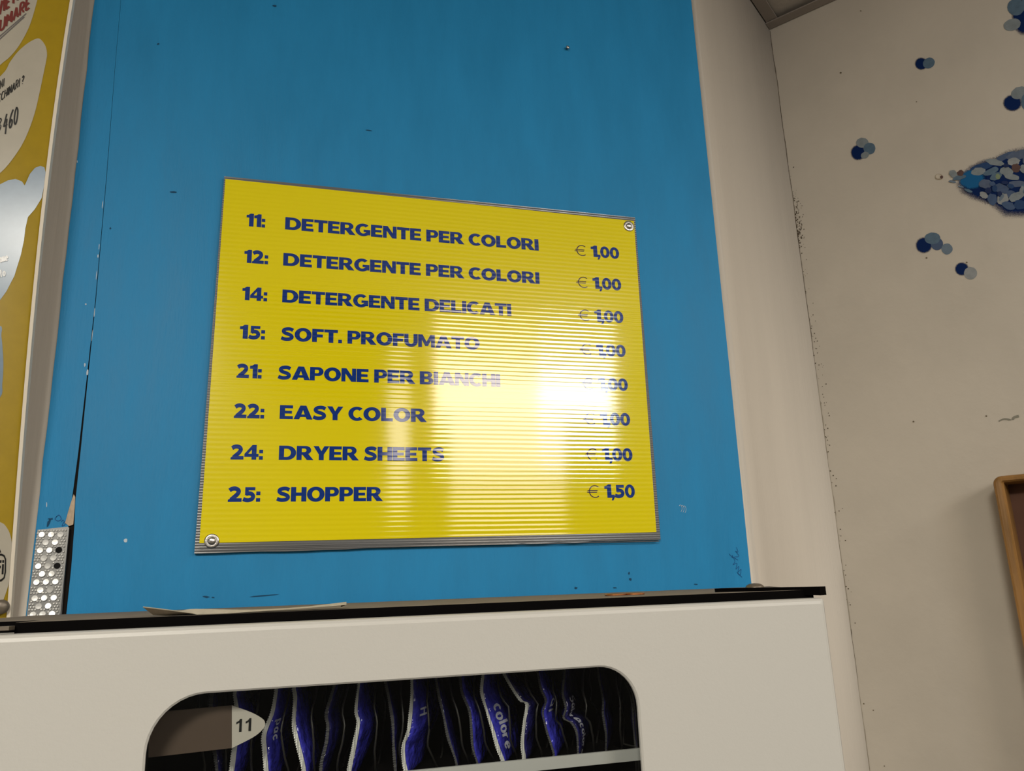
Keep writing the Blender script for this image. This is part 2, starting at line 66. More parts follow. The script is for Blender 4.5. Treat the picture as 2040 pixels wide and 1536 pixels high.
WING = [(1,'navy',[(0.4233,0.6703),(0.4167,0.6575),(0.4043,0.6481),(0.3864,0.6432),(0.365,0.6449),(0.3421,0.6504),(0.3255,0.6645),(0.3117,0.6798),(0.3082,0.6964),(0.3164,0.7097),(0.3298,0.7195),(0.3491,0.7235),(0.3709,0.7203),(0.3935,0.7149),(0.4113,0.7016),(0.4208,0.6857)]),(1,'navy',[(0.4507,0.646),(0.4404,0.629),(0.4276,0.6146),(0.4092,0.6071),(0.388,0.6119),(0.3663,0.62),(0.353,0.641),(0.3428,0.6626),(0.3407,0.6859),(0.3492,0.7058),(0.3654,0.7178),(0.3848,0.7232),(0.4063,0.7218),(0.4253,0.7076),(0.4408,0.69),(0.4471,0.6683)]),(1,'blue',[(0.3405,0.6961),(0.3377,0.6904),(0.3342,0.6855),(0.3289,0.6822),(0.3224,0.683),(0.3158,0.6846),(0.311,0.6899),(0.3062,0.6955),(0.3051,0.7026),(0.3074,0.7088),(0.3113,0.7139),(0.317,0.7168),(0.3238,0.7168),(0.3302,0.7137),(0.336,0.7093),(0.3389,0.7028)]),(0,'blue',[(0.362,0.7168),(0.3593,0.7141),(0.3549,0.7121),(0.3489,0.7111),(0.3421,0.7105),(0.3349,0.7115),(0.3277,0.7132),(0.3257,0.7163),(0.3231,0.7191),(0.3251,0.7217),(0.3297,0.7234),(0.3349,0.7248),(0.3416,0.7245),(0.3485,0.7241),(0.3543,0.7222),(0.3591,0.7198)]),(0,'slate',[(0.3958,0.7261),(0.3947,0.7238),(0.391,0.7217),(0.387,0.7195),(0.3808,0.7191),(0.374,0.7173),(0.3684,0.7182),(0.3645,0.7198),(0.3632,0.7221),(0.3667,0.7246),(0.3685,0.7269),(0.3734,0.7288),(0.3794,0.7296),(0.3859,0.7308),(0.3913,0.7299),(0.3962,0.7287)]),(0,'dslate',[(0.4154,0.7186),(0.4182,0.7147),(0.4121,0.7125),(0.4058,0.7113),(0.3992,0.7102),(0.3924,0.7117),(0.3847,0.7128),(0.3837,0.7168),(0.382,0.7199),(0.3802,0.7236),(0.387,0.7253),(0.3909,0.7285),(0.3986,0.7271),(0.4059,0.7275),(0.4128,0.7255),(0.4176,0.7223)]),(0,'pale',[(0.3774,0.7094),(0.3736,0.7095),(0.371,0.7087),(0.3659,0.7114),(0.3612,0.7138),(0.3558,0.7172),(0.3533,0.7213),(0.3506,0.7251),(0.3489,0.7289),(0.3523,0.7292),(0.3557,0.7289),(0.3603,0.7268),(0.3652,0.7253),(0.3691,0.7208),(0.3739,0.7169),(0.3757,0.7132)]),(0,'pale',[(0.3464,0.7081),(0.3458,0.7055),(0.3436,0.7035),(0.3397,0.703),(0.3354,0.703),(0.3309,0.7048),(0.3266,0.7073),(0.3237,0.7107),(0.3242,0.7139),(0.3257,0.7164),(0.3291,0.7175),(0.3318,0.7199),(0.3367,0.7183),(0.3413,0.7168),(0.3441,0.7138),(0.3469,0.7109)]),(0,'mid',[(0.3666,0.706),(0.3664,0.7035),(0.3643,0.7009),(0.3601,0.6994),(0.3563,0.6973),(0.3518,0.6973),(0.3478,0.6979),(0.3448,0.6992),(0.3421,0.7011),(0.3422,0.7039),(0.3451,0.7067),(0.3497,0.7085),(0.3541,0.7094),(0.3587,0.7105),(0.3633,0.7103),(0.3651,0.708)]),(0,'pale2',[(0.4014,0.7081),(0.3989,0.7057),(0.3982,0.7024),(0.3941,0.7026),(0.3909,0.7015),(0.3875,0.7032),(0.3847,0.7052),(0.3822,0.7078),(0.3824,0.7109),(0.3822,0.7142),(0.3844,0.7166),(0.3878,0.7174),(0.3913,0.7175),(0.3948,0.7164),(0.3974,0.714),(0.399,0.7113)]),(0,'brown',[(0.3991,0.6952),(0.3983,0.6923),(0.397,0.6898),(0.395,0.6876),(0.3922,0.6876),(0.3895,0.6889),(0.3874,0.6911),(0.3866,0.6942),(0.3859,0.6971),(0.3865,0.6999),(0.3873,0.7032),(0.3896,0.7051),(0.3926,0.7042),(0.3957,0.7045),(0.3971,0.7009),(0.3991,0.6984)]),(0,'pale',[(0.3868,0.6882),(0.3836,0.6871),(0.3817,0.6843),(0.3777,0.6858),(0.3737,0.6868),(0.3717,0.6915),(0.3678,0.6947),(0.3674,0.6989),(0.3687,0.7019),(0.3704,0.7043),(0.3735,0.7047),(0.3767,0.7051),(0.3806,0.7039),(0.3834,0.6999),(0.3856,0.6961),(0.3875,0.6918)]),(0,'pale',[(0.3936,0.6761),(0.3936,0.6739),(0.3914,0.673),(0.3867,0.6748),(0.3824,0.6766),(0.3785,0.6796),(0.3748,0.6827),(0.3736,0.6853),(0.3733,0.6876),(0.3728,0.6903),(0.3766,0.6899),(0.3812,0.6877),(0.3854,0.6871),(0.3897,0.6838),(0.3932,0.6805),(0.3944,0.6777)]),(0,'mid',[(0.3701,0.6922),(0.3693,0.6895),(0.3669,0.6874),(0.3648,0.685),(0.3611,0.6848),(0.3574,0.6844),(0.3545,0.686),(0.3516,0.6878),(0.3506,0.6905),(0.3518,0.6932),(0.3537,0.6954),(0.356,0.6977),(0.3595,0.6991),(0.3635,0.6987),(0.3672,0.6976),(0.3689,0.6949)]),(0,'green',[(0.3671,0.6889),(0.3666,0.6868),(0.3655,0.6852),(0.364,0.6846),(0.3625,0.6847),(0.3613,0.6858),(0.3603,0.6874),(0.3598,0.6894),(0.3597,0.6916),(0.3604,0.6936),(0.3613,0.6955),(0.3628,0.6961),(0.3644,0.696),(0.3655,0.6945),(0.3663,0.6929),(0.367,0.6911)]),(0,'dslate',[(0.3519,0.6778),(0.3499,0.6755),(0.3476,0.6734),(0.344,0.6736),(0.3403,0.6747),(0.3371,0.6775),(0.3333,0.6805),(0.3317,0.6848),(0.3326,0.6885),(0.3349,0.6908),(0.3377,0.6923),(0.3411,0.6931),(0.3449,0.6908),(0.3488,0.6889),(0.3514,0.6851),(0.3532,0.681)]),(0,'slate',[(0.3741,0.6587),(0.3722,0.6565),(0.3695,0.6551),(0.3655,0.655),(0.3613,0.6585),(0.3576,0.6618),(0.3537,0.6659),(0.3529,0.6703),(0.3534,0.674),(0.3556,0.6764),(0.3596,0.6761),(0.3631,0.6774),(0.3674,0.6736),(0.3706,0.6698),(0.3747,0.666),(0.3767,0.6612)]),(0,'dslate',[(0.4019,0.6634),(0.4017,0.6607),(0.3979,0.6594),(0.3928,0.6595),(0.3879,0.6606),(0.3829,0.6616),(0.3792,0.664),(0.3742,0.6667),(0.374,0.6696),(0.3775,0.671),(0.3784,0.6737),(0.3836,0.6738),(0.3888,0.6725),(0.3937,0.671),(0.3974,0.6687),(0.4005,0.6661)]),(0,'pale2',[(0.3415,0.6561),(0.3398,0.6555),(0.3382,0.6545),(0.3359,0.6565),(0.3334,0.6579),(0.332,0.6608),(0.3302,0.6639),(0.3311,0.666),(0.3309,0.6689),(0.3324,0.6705),(0.3348,0.6702),(0.3374,0.6688),(0.34,0.6667),(0.3414,0.6634),(0.3424,0.6604),(0.3433,0.6572)]),(0,'dmid',[(0.3547,0.6478),(0.3543,0.643),(0.3516,0.6409),(0.3491,0.638),(0.3461,0.6388),(0.3438,0.6413),(0.3422,0.6446),(0.3414,0.6484),(0.3404,0.6527),(0.3416,0.6571),(0.3439,0.6604),(0.3467,0.6623),(0.3495,0.6601),(0.3521,0.6591),(0.3547,0.6567),(0.3549,0.652)]),(0,'slate',[(0.3874,0.6439),(0.3855,0.6416),(0.3822,0.6412),(0.3787,0.6409),(0.3748,0.6437),(0.3717,0.6465),(0.3678,0.6493),(0.3674,0.6528),(0.3673,0.6559),(0.369,0.658),(0.3718,0.6587),(0.3753,0.6581),(0.3791,0.6571),(0.3822,0.6541),(0.3841,0.6509),(0.3869,0.6474)]),(0,'pale2',[(0.3715,0.6484),(0.3723,0.6446),(0.3722,0.6401),(0.3689,0.6381),(0.3666,0.6344),(0.3628,0.6344),(0.3593,0.6359),(0.356,0.6383),(0.3544,0.6426),(0.3555,0.6469),(0.3562,0.6508),(0.3577,0.6547),(0.3614,0.655),(0.3646,0.6567),(0.3675,0.6542),(0.3713,0.6531)]),(0,'pale',[(0.3957,0.6455),(0.3971,0.6426),(0.3944,0.6395),(0.3903,0.6371),(0.3858,0.6354),(0.3809,0.6346),(0.3761,0.6351),(0.3743,0.6379),(0.3733,0.6405),(0.3723,0.6434),(0.3748,0.6465),(0.3777,0.6499),(0.3831,0.6507),(0.3878,0.6508),(0.3922,0.6503),(0.3959,0.6488)]),(0,'dmid',[(0.379,0.6223),(0.377,0.6207),(0.374,0.6204),(0.3706,0.6213),(0.367,0.624),(0.3643,0.6275),(0.3622,0.6311),(0.3606,0.6349),(0.3606,0.6383),(0.3635,0.639),(0.3661,0.6396),(0.3695,0.6389),(0.3729,0.6358),(0.3768,0.6331),(0.3776,0.6292),(0.3794,0.6254)]),(0,'blue',[(0.3946,0.624),(0.3945,0.62),(0.3921,0.6172),(0.3886,0.6174),(0.3855,0.6179),(0.382,0.6185),(0.3797,0.6217),(0.3784,0.6256),(0.3783,0.6295),(0.3806,0.6321),(0.3818,0.6359),(0.3853,0.6361),(0.3884,0.6348),(0.3911,0.6333),(0.3936,0.6309),(0.3941,0.6274)]),(0,'mid',[(0.4133,0.6485),(0.4108,0.6456),(0.4096,0.6411),(0.4057,0.6397),(0.4015,0.641),(0.3979,0.6435),(0.3959,0.6474),(0.3933,0.6512),(0.3939,0.6554),(0.394,0.6601),(0.3975,0.6624),(0.4012,0.6636),(0.4053,0.6637),(0.409,0.6608),(0.411,0.6566),(0.4124,0.6528)]),(0,'pale',[(0.4166,0.683),(0.416,0.6795),(0.4123,0.6793),(0.4089,0.6798),(0.4055,0.6814),(0.4011,0.6828),(0.3986,0.6869),(0.3973,0.6911),(0.3995,0.6938),(0.3996,0.6976),(0.4025,0.6993),(0.4067,0.6973),(0.4104,0.6968),(0.4135,0.6935),(0.4168,0.6902),(0.4183,0.686)]),(0,'dslate',[(0.4247,0.7002),(0.4224,0.6957),(0.4196,0.6919),(0.4155,0.6924),(0.412,0.6929),(0.4077,0.6932),(0.4058,0.6982),(0.4039,0.7029),(0.4047,0.7078),(0.4055,0.7128),(0.4086,0.7158),(0.412,0.7183),(0.4162,0.7182),(0.4197,0.7149),(0.4218,0.7103),(0.4231,0.7057)]),(0,'navy',[(0.4128,0.6133),(0.4128,0.6081),(0.41,0.6042),(0.4062,0.6025),(0.4019,0.6022),(0.3987,0.6061),(0.3951,0.6091),(0.3951,0.6146),(0.3956,0.6192),(0.3961,0.6241),(0.3986,0.6279),(0.4023,0.6305),(0.4065,0.6295),(0.4095,0.6258),(0.4126,0.6227),(0.4144,0.618)]),(0,'mid',[(0.3153,0.7087),(0.3144,0.707),(0.312,0.7057),(0.308,0.7055),(0.3041,0.7048),(0.2999,0.7061),(0.2954,0.7071),(0.2926,0.709),(0.2941,0.7108),(0.2942,0.7124),(0.2955,0.7141),(0.2992,0.7149),(0.3039,0.7148),(0.3083,0.7136),(0.3121,0.7123),(0.3145,0.7105)]),(0,'brown',[(0.3124,0.7197),(0.3128,0.7172),(0.3117,0.7152),(0.3108,0.713),(0.3089,0.7115),(0.3066,0.7117),(0.3048,0.7131),(0.3032,0.7145),(0.3023,0.7165),(0.3023,0.7187),(0.3018,0.7215),(0.3041,0.7223),(0.3057,0.7236),(0.3078,0.7242),(0.31,0.7238),(0.3111,0.7215)]),(0,'pale',[(0.3008,0.7164),(0.2993,0.7148),(0.2975,0.7129),(0.2948,0.7134),(0.2922,0.7151),(0.291,0.7184),(0.2896,0.7209),(0.2889,0.7238),(0.2902,0.7258),(0.2908,0.7286),(0.2933,0.7286),(0.2957,0.7283),(0.2983,0.7273),(0.3002,0.7246),(0.3009,0.7217),(0.3017,0.7188)]),(0,'midpale',[(0.2975,0.7026),(0.2973,0.7018),(0.2958,0.702),(0.2938,0.7026),(0.2914,0.7041),(0.2888,0.7055),(0.2868,0.7072),(0.2858,0.7087),(0.2865,0.7092),(0.2872,0.7095),(0.2881,0.7099),(0.2902,0.7091),(0.2926,0.7079),(0.2951,0.7064),(0.2963,0.7048),(0.298,0.7032)]),(0,'midpale',[(0.3084,0.6884),(0.3083,0.6877),(0.3071,0.6879),(0.3054,0.6884),(0.3034,0.6895),(0.3018,0.6908),(0.3003,0.692),(0.299,0.6932),(0.2994,0.6937),(0.2999,0.694),(0.3008,0.6941),(0.3027,0.6932),(0.3044,0.6924),(0.3064,0.6913),(0.3076,0.69),(0.3081,0.6892)]),(0,'mid',[(0.3197,0.6744),(0.3194,0.6736),(0.3176,0.6742),(0.3157,0.6749),(0.313,0.6767),(0.3112,0.6792),(0.3095,0.6812),(0.3085,0.683),(0.3082,0.6844),(0.3095,0.6844),(0.3109,0.6843),(0.313,0.6833),(0.3155,0.6817),(0.3175,0.6792),(0.3196,0.6769),(0.3205,0.675)]),(0,'dmid',[(0.3576,0.6775),(0.3568,0.676),(0.3555,0.6752),(0.3541,0.6744),(0.3523,0.6751),(0.3506,0.6758),(0.3494,0.6773),(0.3487,0.679),(0.3482,0.6809),(0.349,0.6824),(0.35,0.6838),(0.352,0.6835),(0.3537,0.6834),(0.3556,0.6829),(0.3563,0.6809),(0.357,0.6793)]),(0,'navy',[(0.3496,0.6666),(0.3489,0.6648),(0.3476,0.6635),(0.3461,0.662),(0.344,0.6631),(0.3419,0.6636),(0.3405,0.6656),(0.3398,0.6679),(0.3392,0.6703),(0.3404,0.6722),(0.342,0.6733),(0.3436,0.6748),(0.3458,0.6744),(0.3479,0.6731),(0.3495,0.6712),(0.3494,0.6687)]),(0,'navy',[(0.3832,0.7047),(0.3829,0.703),(0.3817,0.7019),(0.3798,0.7025),(0.3784,0.7026),(0.3766,0.7029),(0.3756,0.7045),(0.3748,0.7062),(0.3745,0.7079),(0.3754,0.7092),(0.3765,0.7102),(0.3781,0.7102),(0.3796,0.7098),(0.381,0.7091),(0.3822,0.7079),(0.3832,0.7063)]),(0,'blue',[(0.3838,0.6611),(0.3827,0.6602),(0.3811,0.6598),(0.3793,0.6598),(0.3774,0.6613),(0.3758,0.6632),(0.3747,0.6653),(0.375,0.6672),(0.3753,0.6687),(0.376,0.67),(0.3773,0.671),(0.3793,0.6693),(0.3809,0.6683),(0.383,0.6671),(0.3837,0.6649),(0.3845,0.6627)]),(0,'navy',[(0.3646,0.6545),(0.3638,0.6527),(0.3628,0.6513),(0.3614,0.6508),(0.36,0.6501),(0.3589,0.6517),(0.3579,0.6531),(0.3571,0.6549),(0.3575,0.657),(0.3579,0.6591),(0.3587,0.6612),(0.3603,0.6613),(0.3617,0.6608),(0.3633,0.6607),(0.3638,0.6585),(0.3646,0.6567)]),(0,'midpale',[(0.3639,0.6463),(0.3623,0.6448),(0.3603,0.6428),(0.3587,0.6426),(0.3585,0.6441),(0.3581,0.6452),(0.3584,0.6469),(0.3591,0.6489),(0.3608,0.6507),(0.3625,0.6527),(0.3643,0.6537),(0.3658,0.654),(0.3665,0.6531),(0.3667,0.6518),(0.3662,0.6501),(0.3656,0.6481)]),(0,'pale',[(0.3959,0.6502),(0.3945,0.6476),(0.393,0.6459),(0.3917,0.6455),(0.3904,0.6452),(0.3894,0.6459),(0.3895,0.6483),(0.3904,0.6512),(0.3913,0.6543),(0.3931,0.6568),(0.3949,0.6594),(0.396,0.6586),(0.3973,0.6589),(0.3978,0.6576),(0.3982,0.6559),(0.3977,0.653)]),(0,'navy',[(0.3775,0.6726),(0.3768,0.6713),(0.3751,0.6709),(0.3734,0.6707),(0.3715,0.6716),(0.3693,0.6719),(0.3682,0.6735),(0.3671,0.6749),(0.367,0.6764),(0.367,0.6779),(0.3686,0.6785),(0.3705,0.6788),(0.3725,0.6778),(0.3747,0.6772),(0.3759,0.6757),(0.3766,0.6742)]),(0,'blue',[(0.3588,0.6679),(0.3582,0.6654),(0.3568,0.664),(0.3555,0.662),(0.3539,0.6628),(0.3525,0.6636),(0.3511,0.6652),(0.3509,0.668),(0.3512,0.6706),(0.3517,0.6732),(0.3532,0.6744),(0.3545,0.6756),(0.3561,0.6763),(0.3573,0.6746),(0.3584,0.6729),(0.359,0.6706)])]
TINY_FLOWER = [(0,'ring',[(0.2785,0.7208),(0.2778,0.7188),(0.2763,0.7173),(0.2743,0.7166),(0.272,0.7167),(0.2697,0.7174),(0.2676,0.719),(0.2659,0.721),(0.2649,0.7234),(0.2652,0.7257),(0.2657,0.7279),(0.2673,0.7293),(0.2693,0.7301),(0.2716,0.7302),(0.2738,0.7289),(0.2758,0.7274),(0.2773,0.7254),(0.2785,0.7231)]),(0,'cream',[(0.276,0.7227),(0.2755,0.7212),(0.2743,0.7204),(0.273,0.7197),(0.2713,0.7198),(0.2697,0.7204),(0.2683,0.7215),(0.2671,0.7229),(0.2665,0.7246),(0.2663,0.7262),(0.2669,0.7277),(0.2679,0.7288),(0.2694,0.7292),(0.271,0.7294),(0.2726,0.7285),(0.2742,0.7275),(0.2753,0.726),(0.276,0.7243)]),(0,'brown',[(0.2785,0.7203),(0.2781,0.7194),(0.2776,0.7185),(0.2768,0.7181),(0.2759,0.718),(0.2751,0.7184),(0.2743,0.7191),(0.2737,0.72),(0.2734,0.7211),(0.2734,0.7222),(0.2737,0.7233),(0.2743,0.724),(0.2751,0.7244),(0.276,0.7246),(0.2769,0.7241),(0.2777,0.7236),(0.2783,0.7226),(0.2786,0.7215)])]
SPECKS = [[(0.2291,0.5704),(0.2282,0.5698),(0.227,0.5702),(0.2262,0.5713),(0.2262,0.5726),(0.2271,0.5732),(0.2283,0.5728),(0.2292,0.5716)],[(0.2916,0.5432),(0.2907,0.5426),(0.2896,0.543),(0.2888,0.5441),(0.2889,0.5453),(0.2897,0.5459),(0.2909,0.5456),(0.2916,0.5444)],[(0.1331,1.0136),(0.132,1.013),(0.1304,1.0137),(0.1294,1.0155),(0.1294,1.0171),(0.1305,1.0177),(0.1321,1.0169),(0.1331,1.0152)],[(0.189,1.1349),(0.1883,1.1345),(0.1872,1.1351),(0.1865,1.1363),(0.1866,1.1375),(0.1873,1.1378),(0.1883,1.1373),(0.189,1.136)],[(0.2586,0.8898),(0.2581,0.8895),(0.2573,0.8898),(0.2568,0.8907),(0.2569,0.8915),(0.2574,0.8918),(0.2582,0.8915),(0.2587,0.8906)],[(0.1619,0.268),(0.161,0.2673),(0.1598,0.2675),(0.159,0.2685),(0.159,0.2697),(0.1599,0.2704),(0.1611,0.2702),(0.1619,0.2692)],[(0.2772,0.2599),(0.2764,0.2593),(0.2753,0.2595),(0.2745,0.2605),(0.2746,0.2616),(0.2754,0.2622),(0.2765,0.262),(0.2773,0.2611)],[(0.0273,-0.3237),(0.0267,-0.3243),(0.0257,-0.3244),(0.0251,-0.3239),(0.0251,-0.3231),(0.0258,-0.3225),(0.0267,-0.3225),(0.0273,-0.323)],[(0.0073,-0.2232),(0.0065,-0.2239),(0.0054,-0.2239),(0.0046,-0.2233),(0.0046,-0.2223),(0.0054,-0.2216),(0.0065,-0.2216),(0.0073,-0.2223)],[(0.0218,-0.2332),(0.0211,-0.2338),(0.0202,-0.2338),(0.0195,-0.2333),(0.0195,-0.2325),(0.0202,-0.2319),(0.0212,-0.2319),(0.0218,-0.2324)],[(0.0046,0.2331),(0.0039,0.2325),(0.0029,0.2327),(0.0021,0.2335),(0.0021,0.2344),(0.0029,0.2349),(0.0039,0.2348),(0.0046,0.234)]]
SQUIGGLE = [(0.293,0.2492),(0.3009,0.2515),(0.308,0.2495),(0.312,0.2462),(0.3158,0.2518),(0.3234,0.2532)]
FRAME = [(0.2732,0.1365),(0.2838,0.1486),(0.3195,0.1511),(0.2747,-0.0146),(0.2758,-0.111),(0.2866,0.1392),(0.2889,0.0294)]
CRACK_R = [(-0.2408,0.8509),(-0.2379,0.7899),(-0.2371,0.7067),(-0.2338,0.5351),(-0.232,0.363),(-0.2323,0.26),(-0.2323,0.1741),(-0.2326,0.1151),(-0.231,0.0863),(-0.23,0.041),(-0.2303,-0.0167)]
CRACK_L = [(-0.241,0.8508),(-0.2382,0.7899),(-0.2374,0.7067),(-0.2343,0.5351),(-0.2328,0.3629),(-0.2337,0.2599),(-0.2347,0.1741),(-0.2365,0.1151),(-0.2373,0.0864),(-0.2357,0.0412),(-0.2354,-0.0165)]
TORN = [(-0.2349,0.1239),(-0.2331,0.1209),(-0.2326,0.1093),(-0.2323,0.0892),(-0.2363,0.0875),(-0.2408,0.091),(-0.2389,0.1036),(-0.2368,0.1152)]
CHIPS = [[(-0.1738,0.0698),(-0.174,0.0683),(-0.1752,0.0677),(-0.1766,0.068),(-0.1774,0.0692),(-0.1777,0.0707),(-0.1768,0.0716),(-0.1755,0.0723),(-0.174,0.0715)],[(-0.2324,0.2711),(-0.2326,0.268),(-0.2335,0.268),(-0.2342,0.2679),(-0.2345,0.2701),(-0.2344,0.2726),(-0.234,0.2745),(-0.2332,0.2752),(-0.2326,0.2738)],[(-0.2349,0.4937),(-0.2351,0.4909),(-0.2353,0.488),(-0.2357,0.489),(-0.2359,0.4918),(-0.2358,0.4954),(-0.2356,0.4978),(-0.2353,0.4995),(-0.235,0.4969)],[(-0.2339,0.4231),(-0.234,0.4212),(-0.2345,0.4207),(-0.2349,0.4208),(-0.2353,0.4221),(-0.2353,0.4243),(-0.2348,0.4251),(-0.2345,0.4254),(-0.2342,0.4245)],[(-0.2417,0.3584),(-0.2421,0.3577),(-0.2425,0.357),(-0.2432,0.3573),(-0.2437,0.3579),(-0.2436,0.3586),(-0.2435,0.3594),(-0.2428,0.3591),(-0.2423,0.3589)],[(-0.0653,-0.0183),(-0.0652,-0.0188),(-0.0665,-0.0188),(-0.0677,-0.0188),(-0.0683,-0.0184),(-0.0684,-0.018),(-0.0677,-0.0177),(-0.0665,-0.0177),(-0.0656,-0.018)],[(-0.2361,0.2805),(-0.2366,0.279),(-0.237,0.2777),(-0.2375,0.2789),(-0.2378,0.28),(-0.238,0.2816),(-0.2375,0.2828),(-0.2369,0.2829),(-0.2365,0.282)],[(-0.2318,0.3485),(-0.2318,0.3437),(-0.2321,0.3423),(-0.2325,0.3422),(-0.2327,0.3458),(-0.2326,0.3508),(-0.2324,0.3542),(-0.2321,0.3535),(-0.2319,0.3522)],[(-0.2614,0.1124),(-0.2613,0.1101),(-0.2616,0.1091),(-0.262,0.1099),(-0.2623,0.1116),(-0.2624,0.1132),(-0.2625,0.1148),(-0.2622,0.1151),(-0.2618,0.1143)],[(-0.2692,0.551),(-0.2691,0.5496),(-0.2693,0.5488),(-0.2697,0.5494),(-0.27,0.5503),(-0.2702,0.5515),(-0.2701,0.5527),(-0.2697,0.5528),(-0.2694,0.552)],[(-0.2336,0.3975),(-0.2338,0.3945),(-0.234,0.3912),(-0.2344,0.3916),(-0.2345,0.3954),(-0.2345,0.3993),(-0.2343,0.4019),(-0.234,0.4042),(-0.2338,0.4007)],[(-0.2318,0.3185),(-0.2319,0.3148),(-0.2321,0.3111),(-0.2324,0.3111),(-0.2325,0.316),(-0.2325,0.3212),(-0.2323,0.3236),(-0.232,0.3261),(-0.2317,0.3246)],[(-0.2341,0.4354),(-0.2341,0.4325),(-0.2344,0.4319),(-0.2347,0.4318),(-0.2347,0.4344),(-0.2349,0.4371),(-0.2347,0.4397),(-0.2344,0.4385),(-0.2341,0.4386)]]
DARKS = [[(-0.1489,0.5205),(-0.1496,0.5197),(-0.1525,0.5192),(-0.1555,0.5193),(-0.1571,0.5199),(-0.1576,0.5207),(-0.1553,0.5213),(-0.1524,0.5219),(-0.1491,0.5215)],[(-0.1851,0.7417),(-0.1849,0.7406),(-0.1862,0.7398),(-0.1871,0.7391),(-0.1879,0.7394),(-0.1881,0.7402),(-0.1878,0.7412),(-0.187,0.7421),(-0.1858,0.7423)],[(0.4595,0.014),(0.4588,0.0131),(0.4582,0.012),(0.4572,0.0124),(0.4567,0.0135),(0.4568,0.0147),(0.4575,0.0155),(0.4585,0.0162),(0.4591,0.0152)],[(0.4612,0.0051),(0.4601,0.004),(0.4588,0.0044),(0.4578,0.005),(0.4573,0.0063),(0.4584,0.0078),(0.4599,0.0075),(0.4609,0.0073),(0.4611,0.0063)],[(0.3824,-0.0026),(0.3813,-0.0035),(0.38,-0.0044),(0.3783,-0.0039),(0.3773,-0.003),(0.378,-0.0021),(0.3783,-0.0009),(0.3799,-0.0016),(0.3811,-0.0018)],[(0.4384,-0.0046),(0.4386,-0.0052),(0.4363,-0.0052),(0.434,-0.0053),(0.4332,-0.0047),(0.433,-0.0041),(0.4343,-0.0036),(0.4365,-0.0036),(0.4379,-0.0041)],[(-0.0792,0.0025),(-0.0813,0.002),(-0.0832,0.0015),(-0.0854,0.0024),(-0.0868,0.0029),(-0.0879,0.0037),(-0.086,0.0041),(-0.0834,0.004),(-0.0813,0.0034)],[(-0.0744,0.002),(-0.0741,0.0013),(-0.0754,0.0013),(-0.0766,0.0014),(-0.0777,0.0019),(-0.0772,0.0025),(-0.0765,0.0028),(-0.0754,0.0026),(-0.0745,0.0024)],[(-0.0007,0.0029),(-0.0049,0.0021),(-0.0181,0.0012),(-0.0305,0.0007),(-0.0353,0.0009),(-0.0332,0.0014),(-0.0301,0.002),(-0.0191,0.0026),(-0.0086,0.003)],[(0.5606,-0.004),(0.5607,-0.0045),(0.5584,-0.0048),(0.5562,-0.0044),(0.5549,-0.004),(0.5548,-0.0035),(0.556,-0.0031),(0.5585,-0.0032),(0.5601,-0.0035)],[(-0.2223,0.4621),(-0.223,0.4614),(-0.2233,0.4605),(-0.2242,0.4605),(-0.2247,0.4614),(-0.2246,0.4623),(-0.2242,0.4629),(-0.2235,0.4636),(-0.223,0.4627)],[(-0.2566,0.0908),(-0.2573,0.0889),(-0.2582,0.0869),(-0.2594,0.0872),(-0.2594,0.0902),(-0.2591,0.0931),(-0.258,0.0941),(-0.257,0.0954),(-0.2559,0.0943)],[(-0.2543,0.0961),(-0.2539,0.0953),(-0.2556,0.0949),(-0.2573,0.0945),(-0.2578,0.0952),(-0.2593,0.0957),(-0.2581,0.0967),(-0.2561,0.0966),(-0.2541,0.0971)],[(0.1055,0.6462),(0.1032,0.6459),(0.1013,0.6455),(0.0977,0.6458),(0.0954,0.6465),(0.0967,0.647),(0.0984,0.6474),(0.1015,0.6474),(0.1041,0.6469)],[(-0.034,0.8318),(-0.0342,0.8304),(-0.0361,0.8293),(-0.0377,0.83),(-0.0391,0.8303),(-0.0401,0.8313),(-0.0382,0.8324),(-0.0364,0.8328),(-0.0346,0.8328)]]
SCRIBBLES = [[(0.6147,0.0367),(0.6204,0.0303),(0.6193,0.0345),(0.6231,0.026),(0.6193,0.0212),(0.626,0.0231),(0.6234,0.0148),(0.6287,0.0188),(0.6261,0.0105),(0.6315,0.0146),(0.6288,0.0063),(0.6245,0.0106),(0.6317,0.0034)],[(0.6279,0.0456),(0.6295,0.0385),(0.6256,0.04),(0.6304,0.0328),(0.6222,0.0316),(0.6281,0.0273)],[(-0.2508,0.098),(-0.2479,0.1002),(-0.2454,0.0956),(-0.2483,0.0934),(-0.2516,0.0957),(-0.2499,0.0991)],[(-0.2451,0.0922),(-0.2432,0.0945),(-0.2407,0.0898),(-0.2436,0.0876),(-0.2425,0.0922)]]
RINGS = [[(0.5425,0.1048),(0.5437,0.1061),(0.545,0.1063),(0.546,0.1051),(0.5466,0.103),(0.5464,0.1005),(0.5457,0.0982),(0.5445,0.0968)],[(0.5456,0.104),(0.5468,0.1054),(0.5481,0.1055),(0.5491,0.1044),(0.5497,0.1023),(0.5495,0.0998),(0.5488,0.0975),(0.5476,0.096)],[(0.5487,0.1033),(0.5499,0.1047),(0.5512,0.1048),(0.5522,0.1037),(0.5528,0.1016),(0.5526,0.0991),(0.5519,0.0968),(0.5507,0.0953)]]
NAIL = [(0.4128,0.8363)]
TAG = [(-0.0805,-0.0709),(-0.0287,-0.0699),(-0.0162,-0.0752),(-0.0089,-0.0796),(-0.0068,-0.0826),(-0.008,-0.0863),(-0.0139,-0.0909),(-0.0274,-0.0967),(-0.0786,-0.0982)]
TAG_NUM = [(-0.0253,-0.0872),(-0.0154,-0.087),(-0.0244,-0.0791)]
